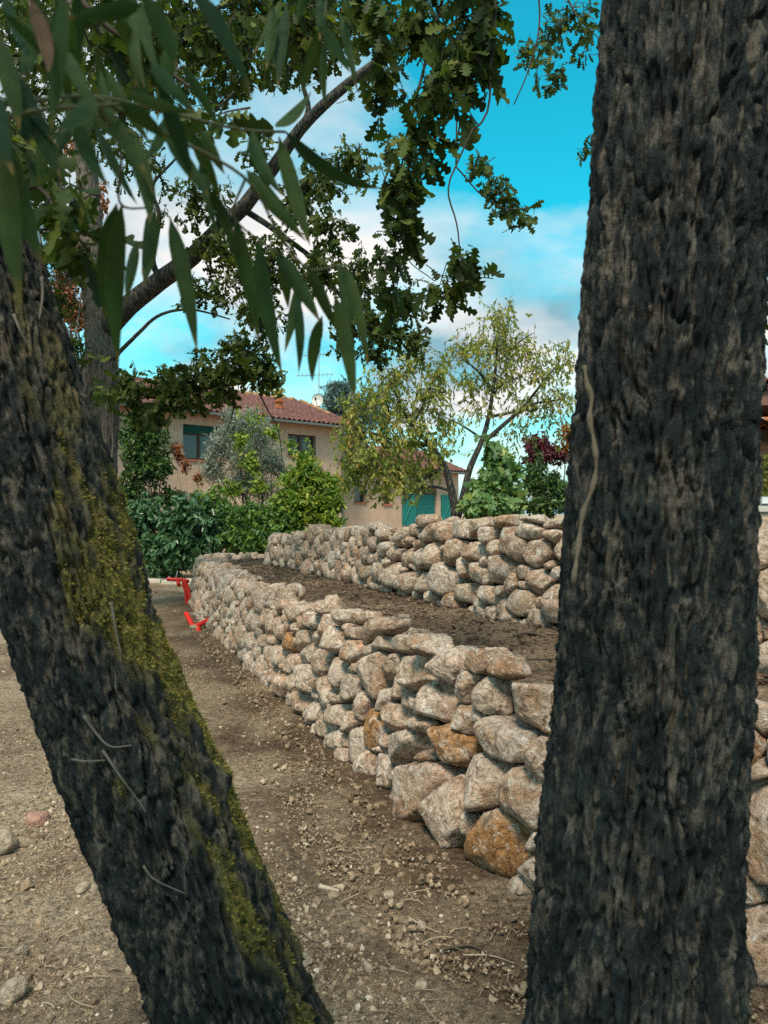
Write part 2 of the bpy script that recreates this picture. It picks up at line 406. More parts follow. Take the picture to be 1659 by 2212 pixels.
def build_wall(W, name, label, fixed_px, r0fun, s_lim, keep=300, ochre_ids=(), squeeze=1.0, cap_from=0.0):
    W.table()
    root = thing(name, (*W.c[len(W.c)//3], W.zb), label, 'stone wall')
    fixed = []
    for k, poly in enumerate(fixed_px):
        st = np.array([W.pick(x, y) for x, y in poly])
        hu = hull(st)
        if len(hu) < 3 or np.ptp(hu[:, 0]) > 1.0: continue
        hu[:, 0] = hu[:, 0].mean() + (hu[:, 0] - hu[:, 0].mean()) * squeeze
        x, y = hu[:, 0], hu[:, 1]; cr_ = x * np.roll(y, -1) - np.roll(x, -1) * y; A = cr_.sum() / 2
        if A < 1e-3: continue
        cx = ((x + np.roll(x, -1)) * cr_).sum() / (6 * A); cy = ((y + np.roll(y, -1)) * cr_).sum() / (6 * A)
        fixed.append((hu, np.array([cx, cy]), A, k))
    sites = [np.array([f[1][0], f[1][1]]) for f in fixed]; rad = [math.sqrt(f[2] / math.pi) for f in fixed]
    nfix = len(fixed)
    def inside(q, t, m):
        for hu, c, A, k in fixed:
            if abs(q - c[0]) > 0.6: continue
            e = np.roll(hu, -1, 0) - hu; nn = np.stack([e[:, 1], -e[:, 0]], 1); nn /= np.linalg.norm(nn, axis=1)[:, None] + 1e-9
            if ((np.array([q, t]) - hu) * nn).sum(1).max() < m: return True
        return False
    S = np.array(sites).reshape(-1, 2); RR = np.array(rad)
    for shrink, tries in ((1.25, 900), (1.0, 2500), (0.78, 3500), (0.56, 5000), (0.40, 7000), (0.28, 6000)):
        for _ in range(tries):
            q = rng.uniform(*s_lim); H = np.interp(q, W.s, W.h); 
            r = float(r0fun(q)) * shrink * rng.uniform(0.85, 1.15)
            if H < 1.6 * r: continue
            t = rng.uniform(min(r * 0.55, H * .5), max(H - r * 0.75, H * .51))
            if len(S):
                near = np.abs(S[:, 0] - q) < 0.7
                if near.any() and (np.hypot(S[near, 0] - q, S[near, 1] - t) < 0.84 * (RR[near] + r)).any(): continue
            if inside(q, t, r * 0.55): continue
            S = np.vstack([S, [q, t]]); RR = np.append(RR, r)
    W.sites = S; W.rads = RR; W.fix = fixed
    stones = []
    for i in range(len(S)):
        q, t = S[i]; c, tt, nn, H = W.frame(q); H = H[0]
        planes2 = []
        if i < nfix:
            hu = fixed[i][0]; e = np.roll(hu, -1, 0) - hu
            for p0, ee in zip(hu, e):
                l = np.hypot(*ee)
                if l < 1e-4: continue
                n = np.array([ee[1], -ee[0]]) / l
                h = (p0 - S[i]) @ n
                if h > 0.005: planes2.append((n, h * 1.0 + 0.001))
            r = RR[i]
        else:
            r = RR[i]
            near = np.where((np.abs(S[:, 0] - q) < 0.8) & (np.arange(len(S)) != i))[0]
            for j in near:
                dv = S[j] - S[i]; Dd = np.hypot(*dv)
                h = (Dd * Dd + r * r - RR[j] ** 2) / (2 * Dd)
                if h < 2.2 * r: planes2.append((dv / Dd, max(h, 0.3 * r) * 1.01 + 0.001))
            planes2.append((np.array([0, -1.0]), t + 0.07))
            if H + 0.05 - t < 2.5 * r: planes2.append((unit(np.array([rng.normal(0, .15), 1.0])), max(H + rng.uniform(-0.05, 0.05) - t, 0.5 * r)))
            for a in rng.uniform(0, 2 * math.pi, 3):
                planes2.append((np.array([math.cos(a), math.sin(a)]), r * rng.uniform(0.95, 1.3)))
        dep = min(max(r * rng.uniform(0.85, 1.1), 0.07), 0.21)
        if H - t < 1.7 * r: dep = min(max(dep, 0.09), 0.12)
        planes = []
        for n, h in planes2:
            w = rng.uniform(-0.02, 0.30)
            v3 = unit(np.array([n[0], n[1], w])); planes.append((v3, h * 1.0 * (1 - 0.0 * w)))
        for _ in range(4):
            v3 = unit(np.array([rng.normal(0, .5), rng.normal(0, .5), 1.0])); planes.append((v3, dep * rng.uniform(0.74, 1.0)))
        for _ in range(3):
            a = rng.uniform(0, 2 * math.pi)
            planes.append((unit(np.array([math.cos(a), math.sin(a), rng.uniform(.5, 1.0)])), max(r, dep) * rng.uniform(0.88, 1.2)))
        planes.append((np.array([0, 0, -1.0]), dep * .85))
        c3 = W.face(np.array([q]), np.array([t]))[0]
        dist = np.hypot(c3[0], c3[1])
        sub = 5 if dist < 4.3 and r > 0.07 else (4 if dist < 6.4 and r > 0.04 else (3 if r > .05 or dist < 5 else 2))
        up = unit(np.array([-nn[0, 0] * W.bat, -nn[0, 1] * W.bat, 1.0])); tv = np.array([tt[0, 0], tt[0, 1], 0]); out = unit(np.cross(tv, up))
        if out[:2] @ nn[0] < 0: out = -out
        loc, F = rock(planes, sub, 19.0, 0.17, i + 3.0, 1.1 * max([h for n, h in planes2] + [dep]) if i < nfix else 1.5 * r)
        ctr = c3 - out * dep * 0.50 + out * rng.uniform(-0.02, 0.025)
        wv = ctr + loc[:, :1] * tv + loc[:, 1:2] * up + loc[:, 2:] * out
        stones.append((r * 1.0 / dist, ctr, wv, F, i < nfix and fixed[i][3] in ochre_ids))
        if 'DBG' in globals() and i < nfix: DBG.append((np.array(fixed_px[fixed[i][3]]), wv))
    # cap and packing stones on the top, behind the outer row
    q = max(s_lim[0], cap_from)
    while q < s_lim[1]:
        c, tt, nn, H = W.frame(q); H = H[0]
        for off in ((0.24,) if rng.uniform() < .55 else (0.22, 0.36)):
            r = rng.uniform(0.055, 0.11)
            cq = W.frame(q + rng.uniform(-.06, .06)); c2 = cq[0][0] - cq[2][0] * (W.bat * H + off * rng.uniform(.85, 1.15))
            ctr = np.array([c2[0], c2[1], W.zb + H - 0.05 - r * rng.uniform(0.6, 1.0)])
            planes = []
            for _ in range(11):
                v3 = unit(rng.normal(size=3) * np.array([1, 1, 1.2])); planes.append((v3, r * rng.uniform(0.75, 1.25) * (0.7 if abs(v3[2]) > .75 else 1.15)))
            dist = np.hypot(*c2)
            loc, F = rock(planes, 4 if dist < 6 else 3, 22, 0.16, q * 3 + off)
            stones.append((r * .75 / dist, ctr, ctr + loc, F, False))
        q += rng.uniform(0.17, 0.30)
    stones.sort(key=lambda a: -a[0])
    rest = []
    for k, (sc, ctr, wv, F, oc) in enumerate(stones):
        if k < keep:
            me = mesh_tris('stone', wv - ctr, F)
            o = link('stone', me, root, M_STONE_OCHRE if oc else M_STONE)
            o.location = Vector(ctr) - root.location
        else: rest.append((wv, F))
    if rest:
        b = 0; VV = []; FF = []
        for wv, F in rest: VV.append(wv); FF.append(F + b); b += len(wv)
        o = link('packing_stones', mesh_tris('packing_stones', np.vstack(VV), np.vstack(FF)), root, M_STONE)
        tag(o, kind='stuff')
    # earth core behind the stones
    q = np.linspace(0, W.len, 220); c, tt, nn, H = W.frame(q); V = []; F = []
    for i in range(len(q)):
        for off, z in ((0.17, -0.05), (0.17 + W.bat * H[i], H[i] - 0.13), (0.62 + W.bat * H[i], H[i] - 0.11), (0.62, -0.05)):
            p = c[i] - nn[i] * off; V.append((p[0], p[1], W.zb + z))
    for i in range(len(q) - 1):
        for k in range(4): F.append((i*4+k, i*4+(k+1)%4, (i+1)*4+(k+1)%4, (i+1)*4+k))
    link('earth_core', mesh_py('earth_core', V, F), root, M_TERRACE)
    print(name, 'stones', len(stones), 'fixed', nfix)
    return root

def zoom(x0, y0, k, polys):
    return [[((x0 + k * x) / 1.50693, (y0 + k * y) / 1.50693) for x, y in p] for p in polys]
Z4 = [
 [(270,180),(300,110),(420,20),(500,50),(512,180),(400,190)],
 [(165,200),(250,190),(430,175),(525,195),(450,350),(330,450),(280,440)],
 [(105,370),(190,345),(240,400),(330,460),(260,530),(170,535),(110,450)],
 [(465,310),(540,150),(620,140),(690,220),(730,290),(620,415),(530,370)],
 [(690,200),(740,145),(930,130),(1000,190),(890,330),(840,345),(720,270)],
 [(870,250),(920,195),(1020,200),(1085,330),(960,370),(900,340)],
 [(610,500),(690,330),(760,300),(840,350),(750,460),(740,555),(660,550)],
 [(750,470),(830,390),(900,330),(935,420),(945,600),(880,640),(760,590)],
 [(905,400),(980,385),(1300,410),(1465,450),(1440,820),(1330,790),(1150,700),(960,610),(925,500)],
 [(290,570),(370,480),(480,365),(610,440),(640,540),(600,710),(470,690),(310,640)],
 [(605,600),(690,560),(800,600),(790,760),(720,800),(620,720)],
 [(55,690),(80,590),(160,540),(260,570),(340,670),(250,740),(150,785),(75,740)],
 [(345,650),(420,690),(480,700),(410,780),(350,740)],
 [(115,830),(160,780),(350,750),(420,790),(370,900),(300,960),(200,1045),(150,960)],
 [(400,860),(450,740),(560,710),(700,780),(820,900),(720,1050),(560,1010),(410,930)],
 [(745,790),(830,650),(920,645),(1080,720),(1230,790),(1210,920),(1165,1030),(960,980),(830,910),(750,830)],
 [(1170,1020),(1210,900),(1300,800),(1440,830),(1400,1150),(1290,1155),(1190,1080)],
 [(660,1280),(720,1050),(830,910),(960,990),(1065,1050),(950,1330),(740,1395),(670,1340)],
 [(960,1300),(990,1180),(1100,1040),(1200,1060),(1440,1150),(1430,1560),(1200,1500),(1040,1400)],
 [(180,1230),(220,1080),(300,980),(420,985),(550,1010),(590,1110),(440,1270),(360,1330),(350,1450),(260,1480),(200,1360)],
 [(355,1330),(530,1210),(620,1090),(690,1110),(680,1230),(760,1430),(740,1560),(640,1690),(500,1660),(400,1590),(360,1450)],
 [(690,1640),(720,1570),(840,1460),(870,1370),(1000,1340),(1240,1530),(1170,1700),(1130,1900),(1000,1920),(800,1880),(700,1740)],
 [(1165,1660),(1250,1530),(1340,1570),(1300,1660),(1190,1705)],
 [(1115,1810),(1200,1710),(1400,1590),(1420,1900),(1370,2080),(1290,2090),(1200,1970),(1130,1880)],
 [(0,930),(110,920),(190,1030),(215,1060),(190,1180),(140,1235),(20,1200),(0,1100)],
 [(50,890),(120,870),(125,940),(60,930)], [(335,970),(400,900),(440,970),(370,1000)],
 [(75,270),(130,180),(230,170),(190,230),(210,340),(100,370)],
 [(140,110),(200,35),(300,40),(330,90),(270,180),(190,165)],
 [(0,130),(60,60),(115,40),(130,140),(90,160),(40,150)],
]
Z6 = [
 [(1325,1000),(1370,860),(1480,790),(1515,810),(1500,930),(1500,1010),(1530,1090),(1490,1200),(1420,1190),(1340,1070)],
 [(1195,830),(1230,720),(1330,715),(1365,760),(1350,820),(1290,905),(1200,890)],
 [(1300,930),(1340,860),(1400,760),(1530,680),(1560,700),(1490,780),(1400,850),(1320,960)],
 [(1050,690),(1100,620),(1170,600),(1240,690),(1200,800),(1130,815),(1060,760)],
 [(960,760),(1040,730),(1090,810),(1085,900),(1060,1000),(990,990),(965,880)],
 [(875,880),(910,780),(980,715),(1000,740),(960,830),(965,905),(880,900)],
 [(830,1000),(850,920),(950,900),(1030,1010),(990,1150),(900,1140),(840,1080)],
 [(990,1110),(1040,1010),(1110,995),(1150,1110),(1130,1190),(1070,1255),(1000,1200)],
 [(1085,900),(1110,800),(1190,850),(1290,940),(1200,1020),(1180,1130),(1130,1030)],
 [(1185,1040),(1290,960),(1340,1060),(1340,1120),(1280,1195),(1210,1120)],
 [(1140,1160),(1210,1130),(1260,1180),(1200,1205),(1145,1200)],
 [(1110,1240),(1150,1205),(1270,1215),(1280,1290),(1220,1390),(1140,1380)],
 [(1290,1190),(1350,1095),(1420,1180),(1400,1240),(1360,1360),(1300,1280)],
 [(1230,1430),(1240,1360),(1290,1260),(1340,1350),(1300,1410),(1240,1450)],
 [(1120,1440),(1230,1390),(1220,1500),(1210,1600),(1150,1605),(1125,1530)],
 [(1220,1540),(1260,1430),(1350,1380),(1390,1500),(1380,1590),(1330,1690),(1240,1640)],
 [(1365,1390),(1385,1250),(1470,1220),(1500,1290),(1540,1440),(1480,1550),(1400,1600),(1380,1500)],
 [(1000,1340),(1050,1270),(1110,1265),(1105,1330),(1145,1400),(1120,1490),(1060,1490),(1020,1400)],
 [(895,1360),(920,1290),(980,1190),(1055,1250),(990,1340),(970,1390)],
 [(795,1230),(830,1090),(900,1130),(980,1180),(910,1290),(860,1300)],
 [(985,1410),(1005,1350),(1025,1400),(1030,1450),(1000,1470)],
 [(690,1080),(720,990),(770,975),(830,1000),(820,1110),(760,1180),(710,1140)],
 [(630,960),(680,930),(730,930),(730,970),(690,1060),(650,1040)],
 [(765,910),(790,830),(840,820),(870,870),(860,930),(810,990),(770,950)],
 [(735,740),(790,640),(840,690),(830,800),(780,805)],
 [(835,740),(860,660),(930,630),(985,640),(980,710),(900,780),(840,830)],
 [(660,760),(700,745),(790,800),(780,900),(740,930),(680,930)],
 [(550,720),(580,680),(640,660),(655,780),(590,795)],
 [(640,660),(690,690),(720,745),(660,760)],
 [(565,600),(590,490),(650,470),(680,500),(650,600),(590,655)],
 [(680,560),(720,520),(770,560),(780,660),(740,745),(700,700)],
 [(785,600),(850,575),(890,600),(880,640),(830,660)],
 [(865,560),(900,520),(940,590),(920,630),(880,630)],
 [(775,500),(800,440),(850,450),(890,510),(830,580)],
 [(850,430),(880,380),(940,370),(960,390),(900,500),(870,470)],
 [(935,610),(950,510),(1020,520),(1030,610),(990,635)],
 [(1020,590),(1050,520),(1110,510),(1130,590),(1080,640),(1040,700)],
 [(975,680),(1000,640),(1030,680),(1000,745),(980,720)],
 [(1120,560),(1160,490),(1230,480),(1290,510),(1250,570),(1180,600)],
 [(950,500),(1010,440),(1100,450),(1180,460),(1110,500),(1030,520)],
 [(1250,560),(1290,500),(1390,490),(1400,540),(1330,600),(1260,595)],
 [(1230,690),(1250,620),(1330,600),(1340,640),(1320,710)],
 [(1310,650),(1390,560),(1480,530),(1550,570),(1450,650),(1440,690),(1370,760)],
 [(1450,660),(1500,590),(1600,560),(1659,580),(1600,640),(1520,670)],
 [(700,480),(740,400),(775,400),(780,470),(730,515)],
 [(600,440),(620,400),(690,410),(700,460),(640,475)],
 [(570,340),(640,310),(730,300),(790,360),(740,400),(700,370),(620,370)],
 [(560,280),(600,240),(680,240),(760,280),(700,310),(600,310)],
]
Z7 = [
 [(255,70),(270,40),(330,28),(375,45),(340,70),(300,90)], [(345,130),(350,95),(390,65),(420,90),(435,130),(410,158),(360,145)],
 [(420,100),(430,60),(480,50),(500,65),(485,110),(500,140),(450,135)], [(487,110),(510,50),(570,40),(600,55),(550,90),(500,135)],
 [(530,130),(570,95),(610,90),(630,110),(600,150),(580,170)], [(568,70),(600,55),(660,30),(720,45),(690,65),(640,85),(600,95)],
 [(720,55),(760,40),(800,38),(830,55),(830,70),(790,70),(740,60)], [(815,80),(850,60),(920,55),(945,75),(900,92),(840,100)],
 [(708,100),(725,70),(770,62),(825,100),(800,135),(760,145)], [(625,170),(640,110),(690,85),(755,150),(750,190),(720,240),(650,200)],
 [(743,225),(780,145),(830,135),(870,160),(870,210),(800,270),(760,250)], [(827,120),(840,100),(890,95),(920,110),(890,160)],
 [(875,190),(890,150),(930,115),(955,130),(955,250),(900,250)], [(830,260),(850,237),(890,245),(880,272),(840,272)],
 [(580,200),(600,150),(630,140),(635,190),(610,225)], [(475,210),(520,150),(560,165),(590,215),(540,235),(490,235)],
 [(380,215),(420,150),(460,135),(500,160),(470,225),(430,260),(400,245)], [(312,240),(325,165),(370,150),(385,190),(370,260),(330,275)],
 [(255,250),(270,190),(320,165),(310,240),(290,275)], [(252,170),(275,145),(300,145),(300,170),(270,190)],
 [(165,150),(200,95),(240,85),(230,130),(205,175),(170,170)], [(230,110),(250,70),(290,100),(290,135),(245,125)],
 [(225,150),(240,130),(265,135),(250,165)], [(197,230),(220,175),(250,170),(250,220),(230,270),(205,260)],
 [(480,290),(500,245),(560,240),(580,270),(575,330),(550,345),(500,320)], [(575,250),(620,215),(660,210),(715,260),(710,310),(650,345),(590,330)],
 [(330,375),(355,260),(380,240),(420,265),(475,320),(430,380),(400,405)], [(415,400),(440,350),(480,335),(550,350),(550,400),(520,430),(450,420)],
 [(553,370),(570,345),(630,350),(645,390),(630,440),(570,430)], [(638,380),(640,350),(680,350),(675,380),(655,400)],
 [(668,410),(690,360),(760,365),(808,410),(800,470),(750,492),(690,470)], [(815,460),(840,380),(890,335),(945,330),(945,430),(930,520),(870,515)],
 [(757,320),(780,280),(830,275),(870,320),(820,400),(780,370)], [(712,340),(730,325),(760,330),(760,362),(730,360)],
 [(862,300),(890,265),(945,258),(945,310),(900,325)], [(712,270),(740,258),(785,270),(760,315),(715,320)],
 [(197,360),(215,290),(280,280),(270,330),(240,385)], [(265,360),(280,300),(330,280),(350,310),(320,380),(290,385)],
 [(118,340),(150,280),(190,240),(215,270),(200,330),(170,365)], [(80,310),(90,260),(120,240),(130,270),(120,320),(100,340)],
 [(22,300),(40,260),(90,250),(85,300),(60,330)], [(107,210),(120,160),(165,150),(175,180),(130,225)],
 [(60,190),(65,140),(100,125),(120,150),(110,185),(80,200)], [(35,170),(40,120),(80,105),(85,130),(60,175)],
 [(105,120),(130,85),(155,100),(155,140),(120,148)], [(160,115),(165,90),(185,85),(185,120)],
 [(65,100),(80,65),(110,70),(110,115)], [(10,90),(40,65),(70,70),(60,110),(25,115)],
 [(305,145),(340,80),(380,55),(390,65),(350,95),(345,130),(330,155)],
]
front_px = zoom(1200, 2050, 0.42961, Z4) + zoom(600, 1780, 0.42194, Z6)
upper_px = zoom(1150, 1650, 0.73529, Z7)
WF = Wall(FRONT_PTS, front_h, 0.0, 0.16)
WU = Wall(UPPER_PTS, upper_h, TERR_Z - 0.03, 0.12)

# ------------------------------------------------------------------ ground, terrace, upper garden
def axis(lo, hi, a, b, fine, grow=1.14):
    c = list(np.arange(a, b + 1e-6, fine)); st = fine
    while c[-1] < hi: st *= grow; c.append(min(c[-1] + st, hi))
    st = fine
    while c[0] > lo: st *= grow; c.insert(0, max(c[0] - st, lo))
    return np.array(c)
def sheet(X, Y, Z, attr=None, name='ground'):
    h, w = X.shape; idx = np.arange(h * w).reshape(h, w)
    F = np.stack([idx[:-1, :-1], idx[:-1, 1:], idx[1:, 1:], idx[1:, :-1]], -1).reshape(-1, 4)
    return mesh_tris(name, np.stack([X.ravel(), Y.ravel(), Z.ravel()], 1), F, True, attr)
def wall_dist(W, p):
    cc_ = W.c[::8]; out = np.full(len(p), 99.0)
    for k in range(0, len(p), 20000):
        q = p[k:k+20000]; out[k:k+20000] = np.sqrt(((q[:, None] - cc_[None]) ** 2).sum(-1).min(1))
    return out
gx = axis(-320, 320, -2.6, 1.5, 0.023); gy = axis(-120, 420, 1.9, 7.2, 0.023)
GX, GY = np.meshgrid(gx, gy); p2 = np.stack([GX.ravel(), GY.ravel()], 1)
near = (p2[:, 1] < 40) & (np.abs(p2[:, 0]) < 25)
def ground_z(p):
    q = np.stack([p[:, 0], p[:, 1], np.zeros(len(p))], 1)
    z = 0.035 * fbm(q * 0.55 + 3, 3) + 0.016 * fbm(q * 3.1, 3) + 0.010 * np.abs(fbm(q * 12.0, 2)) + 0.006 * fbm(q * 31.0, 2)
    return z
dw = np.full(len(p2), 99.0); dw[near] = wall_dist(WF, p2[near])
gz = np.zeros(len(p2)); gz[near] = ground_z(p2[near])
# wheel ruts run along the wall
for off, dep in ((0.48, 0.018), (1.35, 0.012)):
    gz -= dep * np.exp(-((dw - off) / 0.09) ** 2); gz += dep * 0.8 * np.exp(-((dw - off - 0.16) / 0.06) ** 2)
gz += 0.03 * np.exp(-(dw / 0.14) ** 2)
nz = np.zeros(len(p2)); nz[near] = fbm(n2(p2[near, 0], p2[near, 1], 5.0) * 2.2, 4)
soil_dark = np.clip(np.exp(-(dw / 0.62) ** 2) * (0.95 + 1.6 * nz) + np.clip(nz * 1.3 - .35, 0, .6) * (p2[:, 0] > -2), 0, 1)  # soil colour darker towards the wall foot and in random patches
g = link('ground', sheet(GX, GY, gz.reshape(GX.shape), {'soil_dark': soil_dark}), None, M_SOIL); tag(g, 'bare brown trampled soil with pebbles and wheel ruts', None, None, 'structure')

def lofted(name, A, B, zA, zB, nw, amp, mat, label):
    """sheet between two plan curves sampled alike"""
    w = np.linspace(0, 1, nw)[None, :]
    X = A[:, :1] * (1 - w) + B[:, :1] * w; Y = A[:, 1:2] * (1 - w) + B[:, 1:2] * w
    Z = zA[:, None] * (1 - w) + zB[:, None] * w
    q = np.stack([X.ravel(), Y.ravel(), np.full(X.size, 2.0)], 1)
    Z = Z + (amp * (1.2 * fbm(q * 1.3, 3) + 0.7 * fbm(q * 6.0, 3) + 0.4 * np.abs(fbm(q * 18.0, 2)))).reshape(X.shape)
    o = link(name, sheet(X, Y, Z, None, name), None, mat); tag(o, label, None, None, 'structure'); return o
qa = np.linspace(0.3, WF.len, 520); qb = np.linspace(0.3, WU.len, 520)
ca, ta, na, ha = WF.frame(qa); cb, tb, nb, hb = WU.frame(qb)
A = ca - na * 0.36; B = cb - nb * 0.25
lofted('terrace', A, B, ha - 0.12, np.full(len(B), TERR_Z - 0.005), 60, 0.022, M_TERRACE, 'dark mulched soil terrace between the two stone walls')
A2 = cb - nb * 0.34; B2 = np.stack([np.linspace(16, 16, 520), np.linspace(-2, 22, 520)], 1)
lofted('upper_garden', A2, B2, WU.zb + hb - 0.09, np.full(520, 1.40), 16, 0.02, M_TERRACE, 'upper garden soil behind the upper stone wall')

# ------------------------------------------------------------------ the two dry stone walls
q_at = lambda W, y: float(np.interp(y, W.c[:W.c[:, 1].argmax(), 1], W.s[:W.c[:, 1].argmax()]))
build_wall(WF, 'stone_wall', 'front dry stone retaining wall of pale limestone boulders curving along the soil path', front_px,
           lambda q: np.interp(q, [0, 3, 6, 9, 14], [0.15, 0.135, 0.118, 0.108, 0.105]), (0.9, WF.len - 0.05), 300, ochre_ids=(21, 14, 46, 54), squeeze=0.87, cap_from=4.7)
build_wall(WU, 'stone_wall', 'upper dry stone wall of beige boulders behind the soil terrace', upper_px,
           lambda q: np.interp(q, [0, 3, 6, 9, 14], [0.14, 0.13, 0.115, 0.10, 0.09]), (0.9, WU.len - 0.05), 300, squeeze=0.96)

# ------------------------------------------------------------------ pebbles, clods, chips, twigs
def scatter_mesh(V0, F0, pos, rot, scl, tint_):
    """copies of a small mesh: rot (n,3,3), scl (n,3)"""
    n = len(pos)
    V = np.einsum('nij,nkj->nki', rot, V0[None] * scl[:, None, :]) + pos[:, None]
    F = F0[None] + (np.arange(n) * len(V0))[:, None, None]
    return V.reshape(-1, 3), F.reshape(-1, F0.shape[1]), np.repeat(tint_, len(V0))
def rand_rot(n):
    q = unit(rng.normal(size=(n, 4))); w, x, y, z = q.T
    return np.stack([np.stack([1-2*(y*y+z*z), 2*(x*y-z*w), 2*(x*z+y*w)], -1), np.stack([2*(x*y+z*w), 1-2*(x*x+z*z), 2*(y*z-x*w)], -1), np.stack([2*(x*z-y*w), 2*(y*z+x*w), 1-2*(x*x+y*y)], -1)], 1)
def tinted(name, stops, rough=0.9, bmp=0.004, bscale=90):
    m, nt, bs = new_mat(name); v = objvec(nt, False)
    a = nd(nt, 'ShaderNodeAttribute', attribute_name='tint')
    c = ramp(nt, a.outputs['Fac'], stops)
    c = mixc(nt, 1.0, c, ramp(nt, noise(nt, v, 70, 4, 0.65), [(0.3, (0.65,0.65,0.65)), (0.7, (1.3,1.3,1.3))]), 'MULTIPLY')
    nt.links.new(c, bs.inputs['Base Color']); bs.inputs['Roughness'].default_value = rough
    bump(nt, bs, noise(nt, v, bscale, 4, 0.65), 1.0, bmp); return m
M_PEBBLE = tinted('pebbles', [(0, (0.13,0.085,0.05)), (0.5, (0.28,0.20,0.13)), (0.8, (0.42,0.325,0.23)), (1, (0.56,0.48,0.39))])
M_CHIP = tinted('wood_chips', [(0, (0.035,0.022,0.015)), (0.5, (0.10,0.06,0.038)), (0.8, (0.20,0.13,0.085)), (1, (0.36,0.27,0.20))])
def path_points(n, ymax=16.0, near_pow=1.7):
    u = rng.uniform(size=n * 3); y = (1.9 ** (1 - near_pow) + u * (ymax ** (1 - near_pow) - 1.9 ** (1 - near_pow))) ** (1 / (1 - near_pow))
    x = rng.uniform(-0.62, 0.30, n * 3) * y
    p = np.stack([x, y], 1)
    side = wall_side(WF, p)
    return p[side > 0.03][:n]
def wall_side(W, p):
    cc_ = W.c[::4]; nn_ = W.n[::4]; out = np.zeros(len(p))
    for k in range(0, len(p), 8000):
        q = p[k:k+8000]; d = q[:, None] - cc_[None]; i = (d ** 2).sum(-1).argmin(1)
        out[k:k+8000] = (d[np.arange(len(q)), i] * nn_[i]).sum(1)
    return out
D1, F1 = ico(1)
OCT = np.array([(1,0,0),(-1,0,0),(0,1,0),(0,-1,0),(0,0,1),(0,0,-1)], float); OF = np.array([(0,2,4),(2,1,4),(1,3,4),(3,0,4),(2,0,5),(1,2,5),(3,1,5),(0,3,5)])
peb = []
for var in range(9):
    big_ = var < 2; n = 3000 if big_ else 7500; p = path_points(n)
    cl = fbm(n2(p[:, 0], p[:, 1], 9.0) * 1.1, 3); keepm = rng.uniform(size=len(p)) < np.clip(0.55 + 1.7 * cl, 0.12, 1); p = p[keepm]
    s = np.exp(rng.normal(math.log(0.0065 if big_ else 0.0038), 0.45, len(p))) * np.clip((p[:, 1] / 3) ** 0.35, 1, 1.8)
    s = np.minimum(s, 0.022)
    B0, BF = (D1, F1) if big_ else (OCT, OF)
    V0 = B0 * (1 + 0.24 * rng.normal(size=(len(B0), 1)).clip(-1.2, 1.2))
    z = ground_z(p) + s * 0.25
    scl = s[:, None] * rng.uniform(0.6, 1.35, (len(p), 3))
    peb.append(scatter_mesh(V0, BF, np.column_stack([p, z]), rand_rot(len(p)), scl, rng.beta(1.3, 2.0, len(p))))
for var in range(3):
    n = 900; p = np.stack([rng.uniform(-2.3, -0.35, n), 2.1 + 2.6 * rng.uniform(size=n) ** 1.4], 1) if var < 2 else np.stack([rng.normal(0.0, .35, n), rng.normal(2.85, .35, n)], 1)
    p = p[wall_side(WF, p) > 0.05]; cl_ = fbm(n2(p[:, 0], p[:, 1], 4.0) * 1.6, 3); p = p[cl_ + rng.normal(0, .12, len(p)) > -0.05]
    s = np.exp(rng.normal(math.log(0.0085), 0.42, len(p))).clip(.004, .024)
    V0 = D1 * (1 + 0.26 * rng.normal(size=(len(D1), 1)).clip(-1.2, 1.2))
    peb.append(scatter_mesh(V0, F1, np.column_stack([p, ground_z(p) + s * .3]), rand_rot(len(p)), s[:, None] * rng.uniform(.6, 1.35, (len(p), 3)), rng.beta(1.8, 1.8, len(p))))
b = 0; VV = []; FF = []; TT = []
for V, F, T in peb: VV.append(V); FF.append(F + b); TT.append(T); b += len(V)
o = link('gravel', mesh_tris('gravel', np.vstack(VV), np.vstack(FF), False, {'tint': np.concatenate(TT)}), None, M_PEBBLE)
tag(o, 'loose pebbles and soil crumbs strewn over the path', 'gravel', None, 'stuff')
# bigger clods along the foot of the front wall
def foot_points(W, n, lo, hi, q0, q1):
    q = rng.uniform(q0, q1, n); c, tt, nn, H = W.frame(q)
    return c + nn * rng.uniform(lo, hi, (n, 1))
p = foot_points(WF, 3000, 0.0, 0.26, 1.5, 12); s = np.exp(rng.normal(math.log(0.0065), 0.5, len(p))).clip(0.003, 0.024)
V0 = D1 * (1 + 0.3 * rng.normal(size=(len(D1), 1)).clip(-1.2, 1.2))
V, F, T = scatter_mesh(V0, F1, np.column_stack([p, ground_z(p) + 0.02 + s * .2]), rand_rot(len(p)), s[:, None] * rng.uniform(.6, 1.3, (len(p), 3)), rng.beta(1.2, 3.5, len(p)))
o = link('rubble', mesh_tris('rubble', V, F, False, {'tint': T}), None, M_PEBBLE); tag(o, 'dark earth clods heaped along the foot of the front wall', 'rubble', None, 'stuff')
